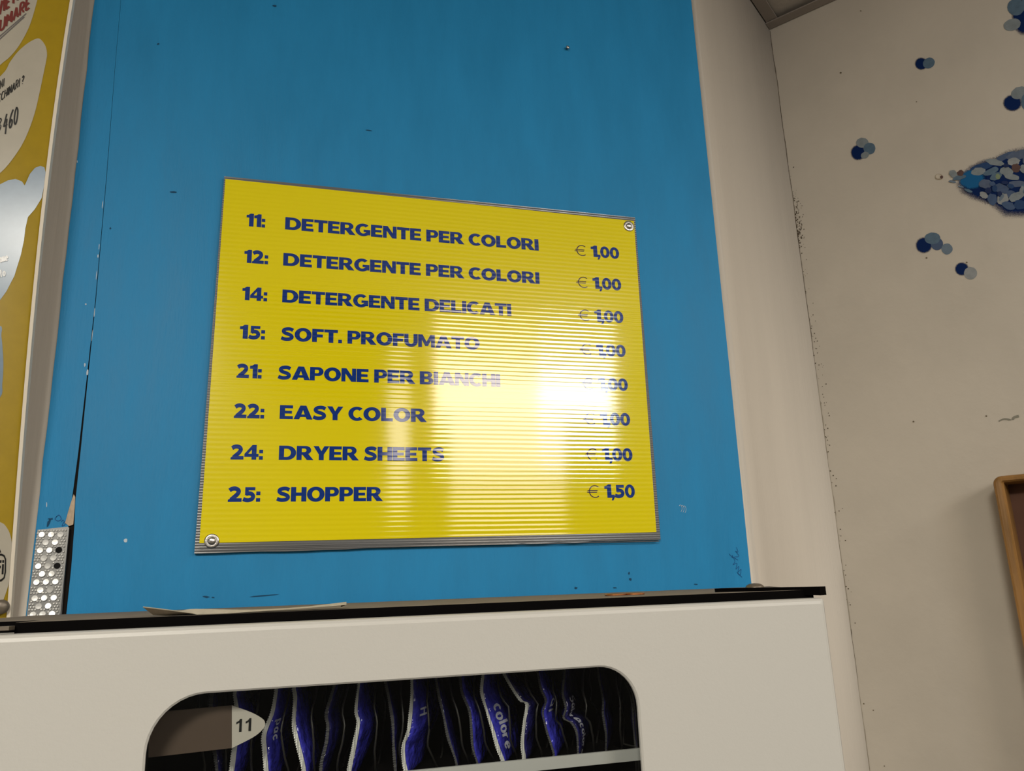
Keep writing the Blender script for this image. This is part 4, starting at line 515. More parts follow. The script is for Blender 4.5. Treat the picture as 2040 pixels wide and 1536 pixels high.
G['R'] = (1.09, [[[(0, 0), (0.34, 0), (0.34, 0.37), (0.40, 0.37), (0.70, 0), (1.15, 0), (0.80, 0.42)] + ell(0.60, 0.70, 0.38, 0.30, -55, 90, 14) + [(0, 1)], [(0.34, 0.56)] + ell(0.50, 0.69, 0.16, 0.13, -90, 90, 8) + [(0.34, 0.82)]]])
G['B'] = (1.02, [[[(0, 0)] + ell(0.62, 0.285, 0.40, 0.285, -90, 62, 12) + ell(0.58, 0.745, 0.36, 0.255, -50, 90, 12) + [(0, 1)],
                  [(0.34, 0.19)] + ell(0.55, 0.295, 0.13, 0.105, -90, 90, 8) + [(0.34, 0.40)], [(0.34, 0.61)] + ell(0.52, 0.71, 0.11, 0.10, -90, 90, 8) + [(0.34, 0.81)]]])
G['O'] = (1.20, [[ell(0.60, 0.5, 0.60, 0.525), ell(0.60, 0.5, 0.255, 0.29)]])
G['C'] = (1.0, [[ring_arc(0.59, 0.5, 0.59, 0.525, 0.26, 0.30, 48, 312)]])
G['G'] = (1.15, [[ring_arc(0.59, 0.5, 0.59, 0.525, 0.26, 0.30, 46, 318)], [rect(0.82, 0.09, 1.14, 0.53)], [rect(0.63, 0.34, 1.14, 0.53)]])
_S = [(0.86, 0.80), (0.68, 0.885), (0.48, 0.895), (0.26, 0.83), (0.20, 0.69), (0.32, 0.57), (0.58, 0.48), (0.74, 0.39), (0.78, 0.27), (0.67, 0.15), (0.45, 0.11), (0.25, 0.125), (0.05, 0.20)]
G['S'] = (0.94, [[stroke(_S, 0.26)]])
G['1'] = (0.58, [[[(0.22, 0), (0.58, 0), (0.58, 1.04), (0.33, 1.04), (0.16, 0.93), (0, 0.91), (0, 0.70), (0.22, 0.70)]]])
_2 = [(0.08, 0.78), (0.24, 0.88), (0.45, 0.905), (0.64, 0.83), (0.70, 0.68), (0.60, 0.50), (0.42, 0.33), (0.20, 0.14)]
G['2'] = (0.94, [[stroke(_2, 0.29)], [[(0, 0), (0.92, 0), (0.92, 0.25), (0.20, 0.25), (0, 0.14)]]])
G['4'] = (1.02, [[[(0, 0.19), (0.52, 0.19), (0.52, 0), (0.86, 0), (0.86, 0.19), (1.02, 0.19), (1.02, 0.41), (0.86, 0.41), (0.86, 1.03), (0.56, 1.03), (0, 0.40)], [(0.27, 0.41), (0.52, 0.41), (0.52, 0.70)]]])
_5 = [(0.22, 0.53), (0.42, 0.575), (0.62, 0.52), (0.71, 0.36), (0.63, 0.19), (0.42, 0.115), (0.22, 0.125), (0.04, 0.19)]
G['5'] = (0.88, [[stroke(_5, 0.28)], [[(0.16, 1.0), (0.16, 0.44), (0.40, 0.52), (0.40, 0.78), (0.84, 0.78), (0.84, 1.0)]]])
G['0'] = (0.86, [[ell(0.43, 0.51, 0.43, 0.53), ell(0.43, 0.51, 0.145, 0.30)]])
G[','] = (0.22, [[[(-0.06, 0.24), (0.24, 0.24), (0.25, 0.04), (0.12, -0.20), (-0.04, -0.20), (0.04, 0.0), (-0.06, 0.0)]]])
G['.'] = (0.27, [[rect(0, 0, 0.27, 0.26)]])
G[':'] = (0.28, [[rect(0, 0, 0.28, 0.25)], [rect(0, 0.45, 0.28, 0.70)]])
G['€'] = (0.72, [[ring_arc(0.44, 0.47, 0.40, 0.47, 0.335, 0.405, 50, 310, 24)], [[(-0.08, 0.50), (0.60, 0.50), (0.62, 0.56), (-0.03, 0.56)]], [[(-0.06, 0.38), (0.56, 0.38), (0.58, 0.44), (-0.10, 0.44)]]])


def set_text(bm, text, x0, x1, z, cap, mapf, gap=0.035, space=0.36):
    """Lay a line of heavy letters between x0 and x1 on a surface given by mapf(u, v, lift)."""
    w, pos = 0.0, []
    for ch in text:
        if ch == ' ':
            w += space
            continue
        pos.append((ch, w))
        w += G[ch][0] + gap
    w -= gap
    sx = (x1 - x0) / w
    k = 0
    for ch, p in pos:
        for loops in G[ch][1]:
            k += 1
            lift = 0.000004 * (k % 5)
            add_flat(bm, [[(x0 + (p + q[0]) * sx, z + q[1] * cap) for q in lp] for lp in loops], lambda u, v: mapf(u, v, lift))


# thin hand or sans letters as pen strokes, cap height 1
H = {'A': [[(0, 0), (0.3, 1), (0.6, 0)], [(0.12, 0.38), (0.48, 0.38)]], 'V': [[(0, 1), (0.3, 0), (0.6, 1)]], 'I': [[(0.05, 0), (0.05, 1)]],
     'E': [[(0.5, 1), (0, 1), (0, 0), (0.5, 0)], [(0, 0.5), (0.42, 0.5)]], 'T': [[(0, 1), (0.6, 1)], [(0.3, 1), (0.3, 0)]],
     'F': [[(0.5, 1), (0, 1), (0, 0)], [(0, 0.5), (0.42, 0.5)]], 'U': [[(0, 1), (0, 0.25), (0.12, 0.04), (0.3, 0), (0.48, 0.04), (0.6, 0.25), (0.6, 1)]],
     'M': [[(0, 0), (0.05, 1), (0.35, 0.3), (0.65, 1), (0.7, 0)]], 'R': [[(0, 0), (0, 1), (0.4, 0.98), (0.5, 0.76), (0.4, 0.52), (0, 0.5)], [(0.2, 0.5), (0.55, 0)]],
     'N': [[(0, 0), (0, 1), (0.5, 0), (0.5, 1)]], 'C': [[(0.55, 0.85), (0.35, 1), (0.1, 0.85), (0, 0.5), (0.1, 0.15), (0.35, 0), (0.55, 0.15)]],
     'H': [[(0, 0), (0, 1)], [(0.55, 0), (0.55, 1)], [(0, 0.5), (0.55, 0.5)]], 'S': [[(0.5, 0.88), (0.28, 1), (0.05, 0.85), (0.1, 0.6), (0.4, 0.45), (0.5, 0.2), (0.28, 0), (0, 0.12)]],
     '?': [[(0.02, 0.8), (0.2, 1), (0.42, 0.85), (0.4, 0.6), (0.2, 0.42), (0.2, 0.25)], [(0.19, 0.08), (0.2, 0)]],
     '3': [[(0.05, 0.9), (0.3, 1), (0.5, 0.8), (0.25, 0.54), (0.5, 0.3), (0.3, 0), (0, 0.1)]], '4': [[(0.35, 1), (0, 0.35), (0.6, 0.35)], [(0.45, 0.7), (0.4, -0.15)]],
     '6': [[(0.45, 1), (0.15, 0.7), (0, 0.3), (0.15, 0.02), (0.4, 0.1), (0.45, 0.35), (0.25, 0.48), (0.05, 0.3)]],
     '0': [[(0.25, 1), (0.04, 0.75), (0.02, 0.25), (0.25, 0), (0.48, 0.25), (0.48, 0.75), (0.25, 1)]],
     '1': [[(0, 0.72), (0.25, 1), (0.25, 0)]],
     'a': [[(0.4, 0.5), (0.2, 0.56), (0.02, 0.3), (0.12, 0.02), (0.38, 0.15)], [(0.41, 0.56), (0.41, 0)]], 'c': [[(0.4, 0.48), (0.2, 0.56), (0.02, 0.3), (0.15, 0.02), (0.4, 0.08)]],
     'd': [[(0.4, 0.5), (0.2, 0.56), (0.02, 0.3), (0.12, 0.02), (0.38, 0.15)], [(0.41, 1), (0.41, 0)]],
     'e': [[(0.04, 0.3), (0.42, 0.32), (0.32, 0.54), (0.12, 0.5), (0.02, 0.28), (0.15, 0.02), (0.4, 0.08)]], 'h': [[(0, 1), (0, 0)], [(0, 0.35), (0.2, 0.56), (0.38, 0.45), (0.4, 0)]],
     'i': [[(0.04, 0.56), (0.04, 0)], [(0.04, 0.78), (0.04, 0.7)]], 'l': [[(0.04, 1), (0.04, 0)]], 'm': [[(0, 0.56), (0, 0)], [(0, 0.35), (0.16, 0.56), (0.3, 0.42), (0.3, 0)], [(0.3, 0.35), (0.46, 0.56), (0.6, 0.42), (0.6, 0)]],
     'n': [[(0, 0.56), (0, 0)], [(0, 0.35), (0.2, 0.56), (0.38, 0.45), (0.4, 0)]], 'o': [[(0.22, 0.56), (0.03, 0.4), (0.03, 0.15), (0.22, 0), (0.42, 0.15), (0.42, 0.4), (0.22, 0.56)]],
     'p': [[(0, 0.56), (0, -0.3)], [(0, 0.42), (0.2, 0.56), (0.42, 0.3), (0.25, 0.02), (0.02, 0.1)]], 'r': [[(0, 0.56), (0, 0)], [(0, 0.35), (0.14, 0.53), (0.3, 0.54)]],
     's': [[(0.36, 0.48), (0.2, 0.56), (0.05, 0.45), (0.2, 0.29), (0.36, 0.14), (0.2, 0), (0.02, 0.08)]],
     't': [[(0.12, 0.85), (0.12, 0.1), (0.3, 0.02)], [(0, 0.56), (0.3, 0.56)]], 'v': [[(0, 0.56), (0.2, 0), (0.4, 0.56)]]}
HARD = set('AVEFTMNHI14')


def pen_text(bm, text, org, end, up, mapf, w=0.1, gap=0.28):
    """Pen-stroke text whose baseline runs from org to end and whose cap height is up - org (2-D points)."""
    o, e, u = Vector(org), Vector(end), Vector(up)
    tot = 0.0
    items = []
    for ch in text:
        if ch == ' ':
            tot += 0.4
            continue
        wd = max(p[0] for s in H[ch] for p in s)
        items.append((ch, tot))
        tot += wd + gap
    tot -= gap
    ex = (e - o) / tot
    ey = u - o
    k = 0
    for ch, p in items:
        for s in H[ch]:
            k += 1
            pts = [o + ex * (p + q[0]) + ey * q[1] for q in s]
            lift = 0.000004 * (k % 4)
            if ch in HARD and len(pts) > 2:
                for qa, qb in zip(pts[:-1], pts[1:]):
                    add_stroke(bm, [(qa.x, qa.y), (qb.x, qb.y)], w * ey.length, lambda a, b: mapf(a, b, lift), False)
            else:
                add_stroke(bm, [(q.x, q.y) for q in pts], w * ey.length, lambda a, b: mapf(a, b, lift))


def dot(c, r, n=10):
    return [(c[0] + r * math.cos(2 * math.pi * i / n), c[1] + r * math.sin(2 * math.pi * i / n)) for i in range(n)]


# ------------------------------------------------------------------ the room
CX, CY = 1.00838, 1.29629            # the plaster corner in plan
DX, DY = 0.59482, -0.80386           # direction of the right wall in plan
NX, NY = -0.80386, -0.59482          # its normal into the room
CEIL = ZC + 1.186
RLEN = 3.63
LEFT = -2.3
FRONT = CY + DY * RLEN
RX, RY = CX + DX * RLEN, FRONT
WALLY = D + 0.0022                   # the plaster behind the blue panel


def rw(s, z, off=0.0):
    """A point on the right wall: s metres from the corner, z above the camera height, off into the room."""
    return Vector((CX + DX * s + NX * off, CY + DY * s + NY * off, ZC + z))


# back wall: flat behind the panel, then a soft bend into the recess up to the corner
plan = [(LEFT, WALLY), (-0.30, WALLY), (0.60, WALLY), (0.66, WALLY)]
phi = math.radians(37)
end = Vector((CX, CY))
t2 = Vector((math.cos(phi), math.sin(phi)))
k = (CY - WALLY) / t2.y
bend = Vector((CX - t2.x * k, WALLY))          # where the two flats would meet
rad = 0.13
tl = rad * math.tan(phi / 2)
p0 = bend - Vector((tl, 0))
for i in range(15):
    a = phi * i / 14
    plan.append((p0.x + rad * math.sin(a), p0.y + rad * (1 - math.cos(a))))
plan.append((end.x, end.y))
plan = [p for i, p in enumerate(plan) if i < 3 or p[0] > plan[2][0]]
plan = sorted(plan, key=lambda p: p[0])
bm = new()
back = [Vector((p[0], p[1] + 0.12, 0)) for p in plan]
rings = []
zs = [-0.05, CEIL + 0.12]
F = [[bm.verts.new((p[0], p[1], z)) for p in plan] for z in zs]
B = [[bm.verts.new((p[0], p[1] + 0.12, z)) for p in plan] for z in zs]
n = len(plan)
for i in range(n - 1):
    f = bm.faces.new((F[0][i], F[0][i + 1], F[1][i + 1], F[1][i])); f.smooth = True
    bm.faces.new((B[0][i + 1], B[0][i], B[1][i], B[1][i + 1]))
    bm.faces.new((F[1][i], F[1][i + 1], B[1][i + 1], B[1][i]))
    bm.faces.new((F[0][i + 1], F[0][i], B[0][i], B[0][i + 1]))
for i in (0, n - 1):
    bm.faces.new((F[0][i], F[1][i], B[1][i], B[0][i]))
wall_back = structure('wall_back', bm, M['plaster_back'])


def slab(name, pts, z0, z1, m):
    bm = new()
    add_prism(bm, [pts], lambda u, v, w: Vector((u, v, w)), z0, z1)
    return structure(name, bm, m)


def wall_strip(name, a, b, th, m, z0=-0.05, z1=None):
    a, b = Vector(a), Vector(b)
    t = (b - a).normalized()
    nn = Vector((t.y, -t.x)) * th
    return slab(name, [tuple(a), tuple(b), tuple(b + nn), tuple(a + nn)], z0, CEIL + 0.12 if z1 is None else z1, m)


wall_right = wall_strip('wall_right', (RX, RY), (CX, CY), 0.12, M['plaster'])
wall_front = wall_strip('wall_front', (LEFT, FRONT), (RX, RY), 0.12, M['front_dark'])
wall_left = wall_strip('wall_left', (LEFT, WALLY), (LEFT, FRONT), 0.12, M['plaster'])
room = [(LEFT, FRONT), (RX, RY), (CX, CY)] + [p for p in reversed(plan[:-1])]
slab('floor', room, -0.05, 0.0, M['floor'])
slab('ceiling', room, CEIL + 0.013, CEIL + 0.06, M['ceiling'])
# ceiling angles along the recess wall and along the right wall
sdir = t2
sn = Vector((t2.y, -t2.x))            # into the room
def angle_trim(name, a, t, nn, length, wid, drop):
    bm = new()
    prof = [(0.0022, CEIL + drop), (wid, CEIL + drop), (wid, CEIL + drop + 0.0025), (0.004, CEIL + drop + 0.0025), (0.004, CEIL + 0.0125), (0.0022, CEIL + 0.0125)]
    ra = [Vector((a.x + nn.x * p[0], a.y + nn.y * p[0], p[1])) for p in prof]
    rb = [v + Vector((t.x, t.y, 0)) * length for v in ra]
    R = add_loft(bm, [ra, rb])
    bm.faces.new(R[0]); bm.faces.new(R[1])
    bmesh.ops.recalc_face_normals(bm, faces=bm.faces)
    return structure(name, bm, M['angle'])
angle_trim('trim_1', end - t2 * 0.006, -t2, sn, 0.28, 0.026, 0.0035)
angle_trim('trim_2', Vector((CX, CY)) + Vector((DX, DY)) * 0.001, Vector((DX, DY)), Vector((NX, NY)), 3.5, 0.026, 0.0)

# dirt line in the corner, specks and a small squiggle on the right wall
random.seed(4)
bm = new()
zz = [1.183 - 0.006 * i for i in range(270)]
L, R = [], []
for i, z in enumerate(zz):
    w = 0.0006 + 0.0008 * max(0, noise.noise(Vector((0, 0, z * 14)))) + 0.0005 * random.random()
    if z < 0.45:
        w *= 0.55 + 0.55 * (noise.noise(Vector((3, 0, z * 9))) > 0)
    c = 0.0008 + 0.0016 * noise.noise(Vector((7, 0, z * 11)))
    L.append(rw(max(0.0002, c), z, 0.0007)); R.append(rw(max(0.0002, c) + w, z, 0.0007))
add_loft(bm, [L, R], close=False)
for f in bm.faces:
    f.material_index = 1 if f.calc_center_median().z < ZC + 0.36 and noise.noise(Vector((1, 0, f.calc_center_median().z * 8))) < 0.25 else 0
for i in range(240):
    z = random.choice([random.uniform(0.25, 0.85), random.gauss(0.735, 0.03), random.gauss(0.69, 0.02), random.uniform(-0.1, 0.5)])
    s = abs(random.gauss(0.002, 0.006)) + 0.001
    r = random.uniform(0.0004, 0.0013)
    add_flat(bm, [dot((s, z), r, 6)], lambda u, v: rw(u, v, 0.0006))
structure('corner_crack', bm, [M['dirt'], M['crack_pale']], wall_right)
bm = new()
for lp in SPECKS:
    add_flat(bm, [lp], lambda u, v: rw(u, v, 0.0006))
structure('wall_speck', bm, M['dirt_speck'], wall_right)
bm = new()
add_flat(bm, [stroke(SQUIGGLE, 0.0022, 0.0045)], lambda u, v: rw(u, v, 0.0006))
structure('wall_scuff', bm, M['dirt_pale'], wall_right)


def paint_cluster(name, shapes):
    names = []
    bm = new()
    cov = bm.verts.layers.float.new('cover')
    for i, (soft, col, lp) in enumerate(shapes):
        key = ('spray_' if soft else 'paint_') + col
        if key not in names:
            names.append(key)
        mi = names.index(key)
        lift = 0.0004 + 0.00003 * i
        cx = sum(p[0] for p in lp) / len(lp); cz = sum(p[1] for p in lp) / len(lp)
        if soft:
            c = bm.verts.new(rw(cx, cz, lift)); c[cov] = 1.6
            prev = None
            rings = []
            for f, a in ((0.66, 1.5), (1.0, 0.66), (1.55, -0.35)):
                ring = []
                for p in lp:
                    v = bm.verts.new(rw(cx + (p[0] - cx) * f, cz + (p[1] - cz) * f, lift)); v[cov] = a
                    ring.append(v)
                rings.append(ring)
            n = len(lp)
            for q in range(n):
                f = bm.faces.new((c, rings[0][q], rings[0][(q + 1) % n])); f.material_index = mi
                for ra, rb in zip(rings[:-1], rings[1:]):
                    f = bm.faces.new((ra[q], ra[(q + 1) % n], rb[(q + 1) % n], rb[q])); f.material_index = mi
        else:
            for v in add_flat(bm, [lp], lambda u, v: rw(u, v, lift), mi):
                v[cov] = 1.0
    return structure(name, bm, [M[k] for k in names], wall_right)


for s in SPOTS:
    paint_cluster('painted_dots', s)
paint_cluster('painted_wing', WING)
paint_cluster('painted_flower', TINY_FLOWER)

# ------------------------------------------------------------------ blue panels
def wallmap(y):
    return lambda u, v, l=0.0: Vector((u, y - l, ZC + v))


PT = 1.17            # panel top (out of the picture, under the ceiling)
PB = -0.55           # panel foot, behind the machine
def panel(name, loop):
    bm = new()
    add_prism(bm, [loop], lambda u, v, w: Vector((u, w, ZC + v)), D, D + 0.0017, 0, 1)
    return obj(name, bm, [M['blue'], M['blue_edge']], None, (loop[0][0], D, ZC + loop[0][1]))


def wobble(x, z0, z1, n, amp, seed):
    random.seed(seed)
    return [(x + random.uniform(-amp, amp), z0 + (z1 - z0) * i / n) for i in range(n + 1)]


main_loop = [(CRACK_R[-1][0] + 0.001, PB), (0.646, PB)] + [(0.646, 0.0)] + [(0.6468 + 0.0035 * t / 1.0, t) for t in (0.3, 0.6, 0.9)] + [(0.6508, PT)] \
    + [(CRACK_R[0][0], PT)] + CRACK_R
main_panel = tag(panel('wall_panel', main_loop), 'broad blue painted panel on the wall with the yellow price sign screwed onto it', 'wall panel')
strip_loop = [(-0.2708, PB), (CRACK_L[-1][0], PB)] + CRACK_L[::-1] + [(CRACK_L[0][0], PT), (-0.2712, PT)] + wobble(-0.2705, 0.95, 0.05, 24, 0.0006, 3)
strip_panel = tag(panel('wall_panel', strip_loop), 'narrow blue painted strip left of the crack, above the studded metal plate', 'wall panel')
bm = new()
gl = [(p[0] + 0.004, p[1]) for p in CRACK_R] + [(p[0] - 0.004, p[1]) for p in CRACK_L[::-1]]
add_prism(bm, [gl], lambda u, v, w: Vector((u, w, ZC + v)), D + 0.0018, D + 0.0020)
obj('crack_shade_strip', bm, M['gap'], strip_panel)  # dark strip added behind the crack, painting the shade of the gap
bm = new()
add_prism(bm, [TORN], lambda u, v, w: Vector((u, w, ZC + v)), D - 0.0006, D - 0.0001)
tag(obj('torn_edge', bm, M['raw_board'], strip_panel), 'torn raw beige board edge')
for o, side in ((main_panel, 1), (strip_panel, -1)):
    bm = new()
    for lp in CHIPS:
        x = sum(p[0] for p in lp) / len(lp)
        zc = sum(p[1] for p in lp) / len(lp)
        edge = -0.2335
        if (x > edge) == (side > 0):
            add_flat(bm, [lp], wallmap(D - 0.0004))
    tag(obj('paint_chip', bm, M['chip'], o), 'white chip in the blue paint')
    bm = new()
    for lp in DARKS:
        x = sum(p[0] for p in lp) / len(lp)
        if (x > -0.2335) == (side > 0):
            add_flat(bm, [lp], wallmap(D - 0.0004))
    obj('paint_dent', bm, M['dent'], o)
    bm = new()
    for i, s in enumerate(SCRIBBLES):
        if (s[0][0] > -0.2335) == (side > 0):
            add_stroke(bm, s, 0.0006, wallmap(D - 0.0005))
    tag(obj('pen_scribble', bm, M['pen'], o), 'dark blue pen scribble')
bm = new()
for s in RINGS:
    add_stroke(bm, s, 0.0005, wallmap(D - 0.0005))
obj('paint_scratch', bm, M['chip'], main_panel)
bm = new()
nx, nz = NAIL[0]
add_lathe(bm, [(0.0012, 0.0), (0.0012, 0.004), (0.0030, 0.0042), (0.0032, 0.0052), (0.002, 0.0062), (0.0004, 0.0066)], (nx, D, ZC + nz), (0.25, -1, 0.1), 14)
tag(obj('nail', bm, M['steel'], None, (nx, D, ZC + nz), True), 'small nail head high on the blue panel, above the price sign', 'nail')

# ------------------------------------------------------------------ studded metal plate
px0, px1, pz0, pz1 = -0.2685, -0.2368, -0.045, 0.0855
plate = empty('perforated_plate', (px0, D, ZC + pz0))
tag(plate, 'shiny studded metal plate fixed at the foot of the narrow blue strip', 'metal plate')
bm = new()
quad = [(px0 - 0.0012, pz0), (px1 + 0.0032, pz0), (px1, pz1 + 0.0012), (px0 + 0.0005, pz1 - 0.002)]
add_prism(bm, [quad], lambda u, v, w: Vector((u, w, ZC + v)), D - 0.0022, D - 0.0004)
# folded rim on the right
add_box(bm, px1 - 0.0002, px1 + 0.0016, D - 0.005, D - 0.0022, ZC + pz0, ZC + pz1)
obj('sheet', bm, M['sheet'], plate)
bm, bmh = new(), new()
rows = 14
pitch = (pz1 - pz0 - 0.008) / rows
big = []
random.seed(8)
for r in range(rows):
    z = pz1 - 0.0075 - r * pitch
    sh = (pz1 - z) * -0.002
    xs = (0.0055, 0.0150, 0.0245) if r % 2 == 0 else (0.0102, 0.0198)
    for i, x in enumerate(xs):
        big.append((px0 + x + sh, z, r % 2 == 0 and i == 2 and r in (2, 4)))
for (x, z, dark) in big:
    if dark:
        add_lathe(bmh, [(0.0034, 0.0), (0.0034, 0.0006)], (x, D - 0.0022, ZC + z), (0, -1, 0), 16)
    else:
        add_lathe(bm, [(0.0036, 0.0), (0.0036, 0.0007), (0.0033, 0.0010), (0.0030, 0.0006), (0.0, 0.0005)], (x, D - 0.0022, ZC + z), (random.uniform(-0.12, 0.12), -1, random.uniform(-0.05, 0.2)), 16)
gz = pz1 - 0.003
ri = 0
while gz > pz0 + 0.002:
    gx = 0.0012 + (0.0 if ri % 2 else 0.0012)
    while gx < px1 - px0 - 0.0004:
        x = px0 + gx - (pz1 - gz) * 0.002
        if all((x - b[0]) ** 2 + (gz - b[1]) ** 2 > 0.0044 ** 2 for b in big):
            add_lathe(bm, [(0.0013, 0.0), (0.0012, 0.0008), (0.0007, 0.0014), (0.0001, 0.0016)], (x, D - 0.0022, ZC + gz), (0, -1, 0), 8)
        gx += 0.0030
    gz -= 0.0030
    ri += 1
tag(obj('stud_pattern', bm, M['galv'], plate, smooth=False), kind=None)
tag(obj('nail_hole', bmh, M['hole'], plate), 'black open hole')

# ------------------------------------------------------------------ price sign
SY = D - 0.0065
sign = empty('price_sign', (-0.0991, D, ZC + 0.0529))
tag(sign, 'yellow price list sign with blue lettering screwed to the blue panel', 'sign')
random.seed(12)
bot = []
for i in range(25):
    t = i / 24
    bot.append((-0.0991 + (0.5066 + 0.0991) * t, 0.0529 + (0.0581 - 0.0529) * t + (0 if i in (0, 24) else random.uniform(-0.0007, 0.0007))))
bm = new()
add_prism(bm, [bot + [(0.5072, 0.5476), (-0.0908, 0.5479)]], lambda u, v, w: Vector((u, w, ZC + v)), SY + 0.0006, D - 0.0006)
# the loose lip of the clear sheet along the foot
for i in range(3):
    add_box(bm, -0.094, 0.504, SY - 0.0001, SY + 0.0006, ZC + 0.0598 - 0.0021 * i, ZC + 0.0606 - 0.0021 * i)
obj('plastic_backing', bm, M['twinwall'], sign)
bm = new()
add_prism(bm, [[(-0.0942, 0.0649), (0.5009, 0.0684), (0.5045, 0.5409), (-0.0892, 0.5438)]], lambda u, v, w: Vector((u, w, ZC + v)), SY, SY + 0.0005)
obj('yellow_film', bm, M['yellow'], sign)
smap = lambda u, v, l=0.0: Vector((u, SY - 0.00025 - l, ZC + v))
LINES = [('11:', -0.0599, -0.0360, 'DETERGENTE PER COLORI', -0.0103, 0.3479, 0.4779, '1,00', 0.4754),
         ('12:', -0.0603, -0.0302, 'DETERGENTE PER COLORI', -0.0110, 0.3467, 0.4257, '1,00', 0.4246),
         ('14:', -0.0604, -0.0294, 'DETERGENTE DELICATI', -0.0104, 0.3023, 0.3738, '1,00', 0.3733),
         ('15:', -0.0610, -0.0301, 'SOFT. PROFUMATO', -0.0107, 0.2548, 0.3215, '1,00', 0.3212),
         ('21:', -0.0622, -0.0321, 'SAPONE PER BIANCHI', -0.0125, 0.2826, 0.2694, '1,00', 0.2700),
         ('22:', -0.0629, -0.0269, 'EASY COLOR', -0.0081, 0.1787, 0.2176, '1,00', 0.2188),
         ('24:', -0.0642, -0.0263, 'DRYER SHEETS', -0.0073, 0.2028, 0.1654, '1,00', 0.1678),
         ('25:', -0.0648, -0.0274, 'SHOPPER', -0.0086, 0.1212, 0.1135, '1,50', 0.1163)]
for i, (num, n0, n1, txt, t0, t1, z, price, pz) in enumerate(LINES):
    p0 = 0.4300 - 0.00042 * i
    bm = new()
    set_text(bm, num, n0, n1, z, 0.0179, smap)
    obj('number_lettering', bm, M['ink'], sign)
    bm = new()
    set_text(bm, txt, t0, t1, z, 0.0180, smap)
    obj('item_lettering', bm, M['ink'], sign)
    bm = new()
    set_text(bm, price, p0, p0 + 0.0456, pz, 0.0178, smap, gap=0.02)
    ln = obj('price_lettering', bm, M['ink'], sign)
    bm = new()
    set_text(bm, '€', p0 - 0.0240, p0 - 0.0078, pz, 0.0185, smap)
    tag(obj('euro_lettering', bm, M['ink_thin'], ln), 'thin dark euro mark')


def screw(parent, x, y, z, name='screw', r=0.0085):
    bm = new()
    add_lathe(bm, [(r * 0.55, 0.0), (r, 0.0), (r, 0.0009), (r * 0.82, 0.0014), (r * 0.55, 0.0010)], (x, y, z), (0, -1, 0), 28)
    s = obj(name, bm, M['steel'], parent, smooth=True)
    bm = new()
    add_lathe(bm, [(r * 0.55, 0.0008), (r * 0.55, 0.0016), (r * 0.48, 0.0026), (r * 0.3, 0.0034), (0.0, 0.0037)], (x, y, z), (0, -1, 0), 24)
    h = obj('screw_head', bm, M['steel'], s, smooth=True)
    bm = new()
    for a in (20, 110):
        Mx = Matrix.Translation((x, y, z)) @ Matrix.Rotation(math.radians(a), 4, 'Y')
        add_box(bm, -r * 0.28, r * 0.28, -0.00385, -0.0030, -r * 0.06, r * 0.06, M=Mx)
    return s


screw(sign, 0.4952, SY, ZC + 0.5312)
screw(sign, -0.0804, SY, ZC + 0.0672)

# ------------------------------------------------------------------ bowed poster board on the left
def bulge(z):
    return 0.05 * math.sin(math.pi * min(1, max(0, (z + 0.02) / 1.05)))


PZ0, PZ1, PXL, PXR = -0.03, 1.03, -1.05, -0.2812
pdep = D - 0.016


def pmap(u, v, l=0.0):
    return Vector((u, pdep - bulge(v) - l, ZC + v))


poster = empty('poster_board', (PXR, D, ZC + PZ0))
tag(poster, 'golden notice board with cream speech bubbles, bowed off the wall left of the blue panel', 'notice board')
bm = new()
nz = 44
rings = []
for i in range(nz + 1):
    z = PZ0 + (PZ1 - PZ0) * i / nz
    y = pdep - bulge(z)
    rings.append([Vector((PXL, y, ZC + z)), Vector((PXR, y, ZC + z)), Vector((PXR, y + 0.0045, ZC + z)), Vector((PXL, y + 0.0045, ZC + z))])
R = add_loft(bm, rings)
for f in bm.faces:
    f.material_index = 1
bm.faces.ensure_lookup_table()
for i in range(nz):
    for f in R[i][0].link_faces:
        if all(v in (R[i][0], R[i][1], R[i + 1][0], R[i + 1][1]) for v in f.verts):
            f.material_index = 0
            f.smooth = True
bm.faces.new(R[0]).material_index = 1
bm.faces.new(R[-1]).material_index = 1
bmesh.ops.recalc_face_normals(bm, faces=bm.faces)
obj('board', bm, [M['gold'], M['pedge']], poster)
bm = new()
rings = []
for i in range(nz + 1):
    z = PZ0 + (PZ1 - PZ0) * i / nz
    y = pdep - bulge(z)
    rings.append([Vector((PXR - 0.0030, y - 0.0012, ZC + z)), Vector((PXR + 0.0006, y - 0.0012, ZC + z)), Vector((PXR + 0.0006, y + 0.0075, ZC + z)), Vector((PXR - 0.0030, y + 0.0075, ZC + z))])
R = add_loft(bm, rings)
bm.faces.new(R[0]); bm.faces.new(R[-1])
bmesh.ops.recalc_face_normals(bm, faces=bm.faces)
tag(obj('edge_strip', bm, M['pedge'], poster), 'cream board edge')


def poster_print(name, loops_list, m, lift, parent=poster, label=None):
    bm = new()
    for loops in loops_list:
        add_flat(bm, loops, lambda u, v: Vector((u, 0, v)))
    for i in range(90):
        z = -0.06 + i * 0.0125
        bmesh.ops.bisect_plane(bm, geom=bm.verts[:] + bm.edges[:] + bm.faces[:], plane_co=(0, 0, z), plane_no=(0, 0, 1))
    for v in bm.verts:
        v.co = pmap(min(v.co.x, PXR - 0.0032), v.co.z, lift)
    for f in bm.faces:
        f.smooth = True
    o = obj(name, bm, m, parent)
    if label:
        o['label'] = label
    return o


